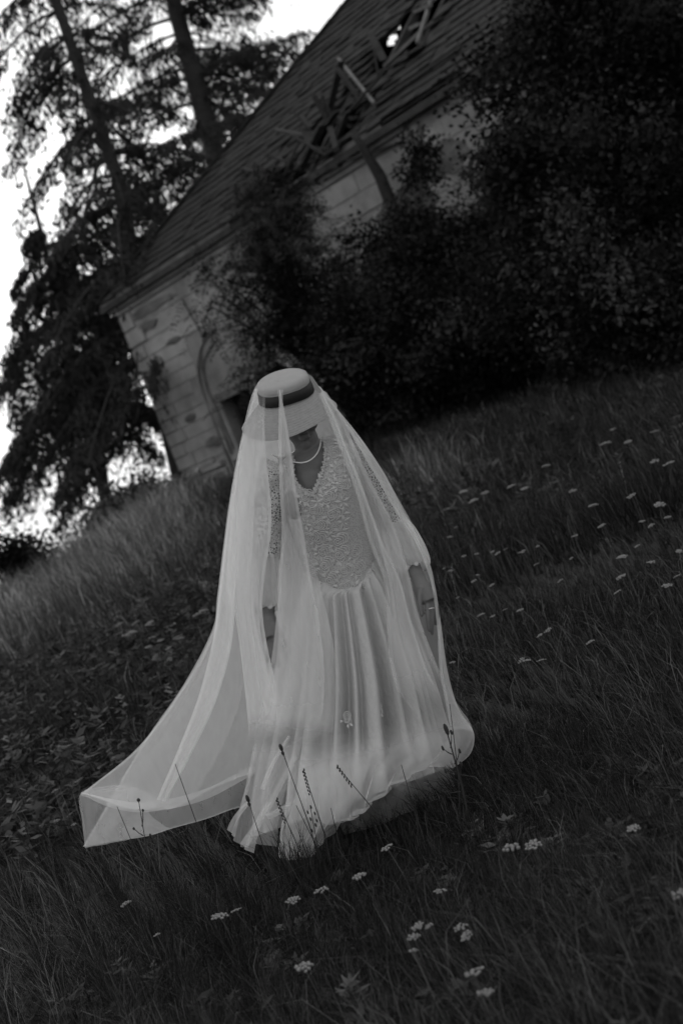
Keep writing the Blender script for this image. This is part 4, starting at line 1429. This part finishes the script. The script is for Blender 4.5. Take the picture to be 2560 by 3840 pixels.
# hem swept round the skirt at the lower right
sheet('hem_panel', [
    [(1130, 2800, 4.66), (1230, 2760, 4.62), (1340, 2745, 4.60), (1480, 2715, 4.61), (1610, 2655, 4.66), (1700, 2640, 4.78)],
    [(1120, 2900, 4.64), (1230, 2860, 4.58), (1350, 2840, 4.56), (1490, 2800, 4.58), (1640, 2745, 4.64), (1762, 2720, 4.80)],
    [(1140, 3010, 4.62), (1240, 2975, 4.55), (1350, 2940, 4.54), (1490, 2880, 4.57), (1640, 2820, 4.64), (1778, 2770, 4.82)],
    [(1180, 3090, 4.64), (1250, 3078, 4.57), (1335, 3050, 4.56), (1470, 2950, 4.60), (1610, 2870, 4.68), (1760, 2830, 4.84)],
    [(1215, 3096, 4.70), (1280, 3082, 4.66), (1350, 3040, 4.64), (1470, 2945, 4.68), (1600, 2880, 4.74), (1700, 2880, 4.88)]],
    160, 60, 7, (0.006, 0.034), 10, 'tulle_mid', (0, 6), 9, 6, loose=(0.35, 0))
sheet('hem_panel', [
    [(1060, 2790, 4.72), (1160, 2790, 4.68), (1280, 2790, 4.66), (1400, 2770, 4.67)],
    [(1080, 2900, 4.70), (1170, 2900, 4.66), (1270, 2890, 4.64), (1390, 2850, 4.66)],
    [(1070, 3020, 4.68), (1150, 3030, 4.64), (1240, 3010, 4.62), (1350, 2960, 4.65)],
    [(1050, 3130, 4.68), (1110, 3160, 4.64), (1180, 3130, 4.62), (1290, 3060, 4.66)],
    [(1060, 3215, 4.70), (1110, 3225, 4.67), (1170, 3200, 4.66), (1260, 3120, 4.70)]],
    110, 60, 6, (0.006, 0.03), 11, 'tulle_fold', (10, 0), 7, 0, loose=(0.3, 0))
sheet('hem_panel', [
    [(1230, 2960, 4.80), (1340, 2930, 4.76), (1470, 2880, 4.75), (1590, 2830, 4.78), (1690, 2800, 4.86)],
    [(1250, 3040, 4.80), (1350, 3010, 4.75), (1470, 2960, 4.74), (1600, 2900, 4.77), (1700, 2870, 4.86)],
    [(1290, 3130, 4.82), (1370, 3110, 4.77), (1480, 3070, 4.76), (1610, 3010, 4.79), (1705, 2970, 4.88)]],
    90, 40, 5, (0.006, 0.02), 61, 'tulle', (0, 0), 6, 0, loose=(0.4, 0))
# bright doubled hem of the train and pleated strips at the lower left
sheet('hem_fold', [
    [(305, 2970, 4.885), (430, 2998, 4.885), (560, 3008, 4.90), (760, 2962, 4.98), (940, 2874, 5.12)],
    [(305, 2976, 4.88), (430, 3018, 4.88), (560, 3028, 4.895), (760, 2982, 4.975), (944, 2890, 5.115)],
    [(306, 2982, 4.885), (430, 3032, 4.885), (560, 3044, 4.90), (760, 3002, 4.98), (948, 2906, 5.12)]],
    80, 10, 0, (0, 0), 31, 'tulle_mid', (0, 0))
for k, (x0, y0, x1, y1, wa, wb) in enumerate(((931, 3010, 862, 3118, 8, 12), (1105, 2835, 912, 3172, 8, 16), (1008, 3010, 935, 3192, 10, 20), (1165, 2970, 1000, 3064, 8, 14), (1085, 2760, 985, 2960, 5, 9))):
    nx_, ny_ = (y1 - y0), -(x1 - x0)
    nl_ = math.hypot(nx_, ny_)
    nx_, ny_ = nx_ / nl_, ny_ / nl_
    rows_ = []
    for t in np.linspace(0, 1, 5):
        cx, cy, ww = x0 + (x1 - x0) * t + 10 * math.sin(t * 3) * (k % 2 * 2 - 1), y0 + (y1 - y0) * t, wa + (wb - wa) * t
        dd = 4.70 - 0.03 * t
        rows_.append([(cx - nx_ * ww, cy - ny_ * ww, dd + 0.012), (cx, cy, dd - 0.006), (cx + nx_ * ww, cy + ny_ * ww, dd + 0.012)])
    sheet('hem_fold', rows_, 12, 30, 0, (0, 0), 40 + k, 'tulle_mid', (0, 0))
# cap of tulle over the crown
CP = []
for t in np.linspace(0, 1, 14):
    row = []
    for a in np.linspace(0, 2 * math.pi, 61):
        r = 0.0915 * min(1, t / 0.8) ** 0.9
        z_ = 0.0785 - 0.016 * min(1, t / 0.8) ** 6 - 0.02 * max(0, t - 0.8) / 0.2
        row.append(HB + RH_ @ np.array([r * math.cos(a), r * math.sin(a) * 1.08, z_]))
    CP.append(row)
CP = np.array(CP)
part('cap', CP.reshape(-1, 3), gridF(14, 61), M['tulle'], veil)

# ------------------------------------------------------------------ grass
def footprint(x, y):
    """inside the dress"""
    return ((x + 0.33) / 0.36) ** 2 + ((y - 5.05) / 0.30) ** 2 < 1


def noise2(x, y, s):
    return np.sin(x * 1.7 * s + 1.3 * np.sin(y * 1.1 * s)) * np.cos(y * 1.9 * s + 1.7 * np.sin(x * 0.8 * s)) * 0.5 + 0.5


def grass(name, n, y0, y1, power, hfun, wfun, tonefun, label, lean=0.25, spread=0.40, seed=0, mask=None):
    R = np.random.default_rng(seed)
    u = R.random(n)
    k = 1 - power
    y = (y0 ** k + u * (y1 ** k - y0 ** k)) ** (1 / k)
    x = R.uniform(-spread, spread, n) * y + R.uniform(-0.5, 0.5, n)
    # gather into tufts
    x += 0.06 * np.sin(x * 37 + y * 11) * np.minimum(1, y / 6)
    y += 0.06 * np.cos(y * 31 - x * 17)
    ok = ~footprint(x, y)
    if mask is not None:
        ok &= mask(x, y, R)
    x, y = x[ok], y[ok]
    n = len(x)
    z = gz(x, y)
    h = hfun(x, y, R)
    wd = wfun(x, y, R)
    # lodged, matted direction that drifts over the field
    ang = np.where(R.random(n) < 0.5, R.uniform(0, 6.283, n), 2.6 + 3.2 * (noise2(x, y, 0.9) - 0.5) * 2 + R.normal(0, 0.8, n))
    ln = np.abs(R.normal(lean, 0.42, n))
    d = np.stack([np.cos(ang), np.sin(ang), np.zeros(n)], 1)
    fa = R.uniform(0, 2 * math.pi, n)
    sd_ = np.stack([np.cos(fa), np.sin(fa) * 0.5, np.zeros(n)], 1) * (wd / 2)[:, None]
    b = np.stack([x, y, z - 0.01], 1)
    up = np.array([0, 0, 1.0])
    mid = b + up * (h * 0.6)[:, None] + d * (h * ln * 0.4)[:, None]
    tip = b + up * (h * (1 - 0.35 * np.minimum(ln, 1.2)))[:, None] + d * (h * ln * 1.15)[:, None]
    V = np.stack([b - sd_, b + sd_, mid - sd_ * 0.8, mid + sd_ * 0.8, tip], 1).reshape(-1, 3)
    base = np.arange(n)[:, None] * 5
    loops = (base + np.array([0, 1, 3, 2, 2, 3, 4])[None]).ravel()
    starts = (np.arange(n)[:, None] * 7 + np.array([0, 4])[None]).ravel()
    me = bpy.data.meshes.new(name)
    set_mesh(me, V, loops, starts)
    tn = np.repeat(tonefun(x, y, R), 5)
    a = me.attributes.new('tone', 'FLOAT', 'POINT')
    a.data.foreach_set('value', tn.astype(np.float32))
    me.materials.append(M['grass'])
    o = link(bpy.data.objects.new(name, me))
    tag(o, label, kind='stuff')
    return o


def hem_tuft(x, y, R):
    return (y > 4.25) & (y < 4.66) & (x > -0.95) & (x < 0.25)


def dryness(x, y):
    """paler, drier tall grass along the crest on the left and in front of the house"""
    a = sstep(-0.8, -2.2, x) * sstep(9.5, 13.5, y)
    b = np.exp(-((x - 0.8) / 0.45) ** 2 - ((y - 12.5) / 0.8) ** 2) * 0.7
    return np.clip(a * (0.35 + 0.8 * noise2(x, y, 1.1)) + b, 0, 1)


grass('grass', 210000, 2.2, 9.0, 1.05,
      lambda x, y, R: (0.09 + 0.11 * noise2(x, y, 1.4)) * R.uniform(0.5, 1.35, len(x)),
      lambda x, y, R: np.clip(y / 2100, 0.0012, 0.005) * R.uniform(0.6, 1.5, len(x)),
      lambda x, y, R: np.clip(R.lognormal(-0.6, 0.9, len(x)) * (0.5 + 0.8 * noise2(x, y, 0.8)), 0.12, 5.0),
      'dark matted meadow grass in the foreground around the dress', 0.45, 0.42, 1)
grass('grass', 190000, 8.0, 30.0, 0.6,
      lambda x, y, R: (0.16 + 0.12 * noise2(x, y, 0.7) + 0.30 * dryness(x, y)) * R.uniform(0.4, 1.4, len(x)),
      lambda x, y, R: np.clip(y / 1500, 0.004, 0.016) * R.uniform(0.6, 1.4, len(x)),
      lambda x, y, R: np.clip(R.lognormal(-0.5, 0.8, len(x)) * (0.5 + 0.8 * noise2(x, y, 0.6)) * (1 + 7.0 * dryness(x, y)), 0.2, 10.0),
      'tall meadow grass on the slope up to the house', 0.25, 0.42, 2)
grass('grass', 9000, 2.4, 7.5, 0.99,
      lambda x, y, R: R.uniform(0.14, 0.36, len(x)) * (1 - 0.45 * ((np.abs(x + 0.35) < 0.9) & (y > 3.2) & (y < 5.2))),
      lambda x, y, R: np.clip(y / 1500, 0.0018, 0.004) * R.uniform(0.6, 1.2, len(x)),
      lambda x, y, R: R.uniform(0.4, 3.2, len(x)),
      'thin long grass stems standing above the foreground grass', 0.6, 0.42, 3)


grass('grass', 60000, 4.25, 4.66, 0.5,
      lambda x, y, R: R.uniform(0.06, 0.25, len(x)) * (0.45 + 0.75 * np.exp(-((x + 0.52) / 0.13) ** 2) + 0.3 * noise2(x, y, 5)),
      lambda x, y, R: R.uniform(0.0014, 0.0034, len(x)),
      lambda x, y, R: np.clip(R.lognormal(-0.7, 0.7, len(x)), 0.12, 2.5),
      'grass tufts standing against the hem of the dress', 0.35, 0.42, 4,
      mask=lambda x, y, R: hem_tuft(x, y, R) & (R.random(len(x)) < 0.05 + 0.22 * np.exp(-((x + 0.52) / 0.15) ** 2)))


def weeds(n, x0, x1, y0, y1, hmax, size, label, seed):
    R = np.random.default_rng(seed)
    k = n // 24
    cx, cy = R.uniform(x0, x1, k), R.uniform(y0, y1, k)
    hh = R.uniform(0.4, 1.0, k) * hmax
    tn = np.clip(R.lognormal(0, 0.5, k), 0.3, 3)
    C, A, B, T = [], [], [], []
    for i in range(k):
        m_ = 24
        t = R.random(m_)
        an = R.uniform(0, 6.283, m_)
        rr = R.uniform(0.01, 0.10, m_) * (1.2 - t)
        c = np.stack([cx[i] + rr * np.cos(an), cy[i] + rr * np.sin(an), gz(cx[i], cy[i]) + 0.02 + t * hh[i]], 1)
        a = np.stack([np.cos(an), np.sin(an), R.uniform(-0.2, 0.7, m_)], 1)
        a /= np.linalg.norm(a, axis=1)[:, None]
        b = np.cross(a, R.normal(0, 0.4, (m_, 3)) + np.array([0, 0, 1]))
        b /= np.linalg.norm(b, axis=1)[:, None]
        ln = size * R.uniform(0.5, 1.4, m_)
        C.append(c); A.append(a * ln[:, None]); B.append(b * (ln * R.uniform(0.18, 0.5, m_))[:, None]); T.append(np.full(m_, tn[i]))
    V, F = leaf_quads(np.concatenate(C), np.concatenate(A), np.concatenate(B))
    o = obj_quads('weeds', V, F, M['weed'], None, tone=np.repeat(np.concatenate(T), 4))
    tag(o, label, kind='stuff')


weeds(22000, -3.4, -0.7, 6.2, 11.5, 0.30, 0.035, 'low leafy weeds in the meadow left of the veil', 51)
weeds(9000, 0.5, 5.5, 9.5, 15.5, 0.22, 0.04, 'low leafy weeds on the slope right of the dress', 52)
weeds(7000, -1.6, 1.8, 2.6, 4.3, 0.12, 0.022, 'small broad leaved herbs in the foreground grass', 53)


# ------------------------------------------------------------------ flowers and stalks
def ground_hit(px, py, hgt):
    r = (px - 1280) / FPX * RIGHT - (py - 1920) / FPX * UP + FWD
    for d in np.arange(2.0, 30, 0.02):
        p = CAM + r * d
        if p[2] <= float(gz(p[0], p[1])) + hgt:
            return p, d
    return CAM + r * 20, 20


def umbel(seed, loose):
    R = random.Random(seed)
    mb = MB()
    for k in range(17 if not loose else 11):
        a = k * 2.4
        r = 0.0075 * math.sqrt(k) * (1.15 if loose else 1)
        x, y = r * math.cos(a) + R.uniform(-0.002, 0.002), r * math.sin(a) * 0.9
        mb.ball((x, y, 0.006 - r * r * 4 + R.uniform(-0.002, 0.002)), (R.uniform(0.005, 0.0075), R.uniform(0.005, 0.0075), 0.0035), 7, 4)
    return mb


UMB = []
for k in range(4):
    o = umbel(k, k % 2).build('flower_head', M['flower'], None, True)
    UMB.append(o.data)
    bpy.data.objects.remove(o)

LAB_R = 'small white yarrow flower among the others in the meadow to the right of the dress'
LAB_F = 'tiny pale yarrow flower far up the slope towards the house'
LAB_L = 'small pale yarrow flower in the cluster left of the veil'


def yarrow(px, py, label, group, sc=1.0, hgt=0.24, k=0):
    p, d = ground_hit(px, py, hgt)
    b = np.array([p[0] + random.uniform(-0.02, 0.03), p[1] + random.uniform(0, 0.03), float(gz(p[0], p[1])) - 0.02])
    root = empty('yarrow_flower', tuple(b))
    tag(root, label, 'flower', group)
    v = p - b
    MB().tube([(0, 0, 0), v * 0.5 + np.array([0.006, 0, 0]), v], [0.0022, 0.002, 0.0016], 5).build('stem', M['stem'], root)
    o = bpy.data.objects.new('flower_head', UMB[k % 4])
    link(o, root)
    o.location = tuple(v)
    o.scale = (sc * random.uniform(0.8, 1.25), sc * random.uniform(0.8, 1.1), sc * random.uniform(0.8, 1.6))
    o.rotation_euler = (random.uniform(-0.2, 0.2), random.uniform(-0.25, 0.25), random.uniform(0, 6))
    return root


near = [(824, 3440, 1.15, 'large white yarrow flower in the grass below the hem, left of a smaller one'), (884, 3416, 0.7, 'small white yarrow flower touching the large one below the hem'), (473, 3393, 0.85, 'white yarrow flower in the grass below the train of the veil'), (590, 3507, 0.5, 'tiny white flower low in the grass below the train'),
        (1100, 3378, 0.95, 'white yarrow flower straight below the tip of the hem'), (1205, 3342, 0.85, 'paired white yarrow flower right of the one below the hem'), (1140, 3630, 0.95, 'white yarrow flower near the bottom edge, left of centre'), (1451, 3182, 1.0, 'white yarrow flower just below the right of the hem'), (1349, 3292, 1.0, 'white yarrow flower on a tall stem under the hem'),
        (1917, 3186, 1.1, 'bright white yarrow flower to the right of the hem, left of its twin'), (1997, 3171, 0.9, 'bright white yarrow flower right of its larger twin'), (1651, 3343, 0.8, 'white yarrow flower bent sideways in the lower grass'), (1566, 3476, 0.6, 'little white flower at the top of the lower cluster'), (1611, 3476, 0.6, 'little white flower at the right of the lower cluster'),
        (1553, 3517, 0.7, 'little white flower in the middle of the lower cluster'), (1549, 3566, 0.5, 'little white flower at the foot of the lower cluster'), (2374, 3109, 0.8, 'lone white yarrow flower near the right edge'), (1725, 3480, 0.8, 'blurred white flower close to the lens, upper of two'), (1749, 3513, 0.7, 'blurred white flower close to the lens, lower of two'),
        (1775, 3650, 0.9, 'long curved white flower cluster near the bottom right'), (1819, 3725, 0.7, 'white flower below the curved cluster near the bottom'), (2549, 3358, 0.8, 'white flower cut by the right edge of the picture'), (208, 2966, 0.7, 'white flower left of the tip of the train'), (214, 3078, 0.7, 'white flower below left of the tip of the train'), (278, 3094, 0.6, 'faint white flower close under the tip of the train')]
for k, (x, y, sc, lab) in enumerate(near):
    yarrow(x, y, lab, 'white yarrow flowers in the foreground grass', sc * 0.82, 0.17, k)
mid = [(1739, 2087), (1786, 2078), (1846, 2069), (1894, 2060), (1953, 2073), (2015, 2050), (2251, 1975), (2153, 2011), (2406, 1957), (2439, 1973), (2502, 1943), (2390, 2049), (2545, 2069), (2321, 2095), (2141, 2095), (2009, 2118), (1688, 2142), (1664, 2132), (1790, 2157), (1778, 2181), (1843, 2196), (2100, 2181), (2329, 2165), (2537, 2162), (2499, 2198), (2313, 2222), (1892, 2287), (1847, 2312), (2023, 2385), (2055, 2366), (2211, 2410), (2031, 2477), (1974, 2479), (1956, 2479), (1695, 2486), (1709, 1979), (1686, 2015), (1715, 2242), (1802, 2308), (2440, 2110), (1950, 2290), (1866, 2076), (1962, 2066), (2262, 1968), (2333, 2088)]
for k, (x, y) in enumerate(mid):
    yarrow(x, y, LAB_R, 'white yarrow flowers in the meadow right of the dress', random.uniform(0.4, 0.8), 0.24, k)
upf = [(1737, 1846), (1819, 1850), (1917, 1825), (1776, 1880), (1966, 1833), (2366, 1862), (2472, 1897), (2145, 1842), (2223, 1899), (2455, 1734), (2268, 1666), (2296, 1611), (2047, 1750), (2451, 1620), (2353, 1660), (2505, 1740)]
for k, (x, y) in enumerate(upf):
    yarrow(x, y, LAB_F, 'pale flowers far up the slope', random.uniform(0.9, 1.3), 0.26, k)
lf = [(449, 2344), (510, 2339), (563, 2340), (641, 2350), (449, 2377), (471, 2385), (498, 2373), (571, 2393), (604, 2404), (633, 2433), (559, 2430), (771, 2122), (763, 2291), (739, 2309), (669, 2391), (680, 2395)]
for k, (x, y) in enumerate(lf):
    yarrow(x, y, LAB_L, 'pale flowers left of the veil', random.uniform(0.9, 1.3), 0.24, k)

# dark stalks standing in front of the dress
stalks = [((1055, 2808), (1150, 3110), 'head', 'thin dark stalk with a small seed head before the front of the dress'),
          ((930, 3000), (970, 3150), 'head', 'short dark stalk with a seed head before the gathered hem'),
          ((1037, 2996), (1105, 3180), 'spike', 'dark grass spike in front of the lower hem'),
          ((1137, 2887), (1200, 3120), 'spike', 'tall dark grass spike right of the small seed head'),
          ((1162, 3020), (1180, 3170), 'oat', 'drooping oat-like stalk in front of the pale hem'),
          ((1263, 2873), (1365, 3010), 'spike', 'thick slanting dark stalk across the middle of the hem'),
          ((1504, 2868), (1545, 3060), 'plain', 'dark grass blade at the right part of the hem'),
          ((1685, 2640), (1705, 2900), 'plain', 'upright thin stem at the right corner of the hem'),
          ((657, 2864), (735, 3110), 'plain', 'long thin dark stem in front of the train'),
          ((440, 3025), (525, 3260), 'plain', 'pale thin stem below the folded train corner'),
          ((1240, 3030), (1265, 3190), 'plain', 'short blade in the tuft under the hem'),
          ((1110, 3020), (1180, 3190), 'plain', 'slanting blade in the tuft under the hem')]
for tip, bas, kind, lab in stalks:
    d = 4.45
    a, b = P1(tip[0], tip[1], d), P1(bas[0], bas[1], d)
    v = b - a
    t = (float(gz(b[0], b[1])) - 0.03 - a[2]) / v[2]
    b = a + v * max(t, 1)
    root = empty('grass_stalk', tuple(b))
    tag(root, lab, 'grass stalk', 'dark stalks in front of the dress')
    L = a - b
    MB().tube([(0, 0, 0), L * 0.5 + np.array([0.012, 0, 0.004]), L], [0.0022, 0.0017, 0.0011], 5).build('stem', M['stalk'], root)
    u = L / np.linalg.norm(L)
    hd = MB()
    if kind == 'head':
        hd.ball(L + u * 0.004, (0.006, 0.006, 0.013), 8, 6)
        hd.ball(L - u * 0.014, (0.005, 0.005, 0.007), 8, 6)
    elif kind == 'spike':
        for q in range(14):
            hd.ball(L - u * (0.006 * q) + np.array([0.0025 * (-1) ** q, 0, 0]), (0.0024, 0.0024, 0.0048), 6, 4)
    elif kind == 'oat':
        for q in range(7):
            hd.ball(L - u * (0.012 * q) + np.array([random.uniform(-0.016, 0.016), 0, -0.006]), (0.003, 0.003, 0.007), 6, 4)
    if hd.V:
        hd.build('seed_head', M['stalk'], root, True)
# branching dry plants
for (tipx, tipy, bx, by, lab) in ((1672, 2735, 1712, 2905, 'dark branching plant with a bud at the right corner of the hem'), (520, 3000, 540, 3150, 'small branching dry plant with round seed heads before the train')):
    d = 4.42
    a, b = P1(tipx, tipy, d), P1(bx, by, d)
    v = b - a
    b = a + v * max((float(gz(b[0], b[1])) - 0.03 - a[2]) / v[2], 1)
    root = empty('dry_plant', tuple(b))
    tag(root, lab, 'plant')
    L = a - b
    big = tipx > 1000
    MB().tube([(0, 0, 0), L * 0.55 + np.array([0.008, 0, 0]), L], [0.0045, 0.0035, 0.002] if big else [0.002, 0.0017, 0.0012], 6).build('stem', M['stalk'], root)
    tw, hd = MB(), MB()
    for q, (f, sx, sz) in enumerate(((0.5, -0.05, 0.02), (0.58, 0.028, 0.05), (0.66, -0.03, 0.015), (0.72, 0.03, 0.035), (0.8, -0.02, 0.03), (0.85, 0.02, 0.045))):
        o_ = L * f
        e_ = o_ + np.array([sx, random.uniform(-0.01, 0.01), sz])
        tw.tube([o_, (o_ + e_) / 2 + np.array([0, 0, -0.004]), e_], [0.002, 0.0016, 0.001], 4)
        hd.ball(e_, (0.004, 0.004, 0.009 if big else 0.005), 6, 5)
    hd.ball(L, (0.007, 0.006, 0.02) if big else 0.006, 8, 6)
    tw.build('twig', M['stalk'], root)
    hd.build('seed_head', M['stalk'], root, True)
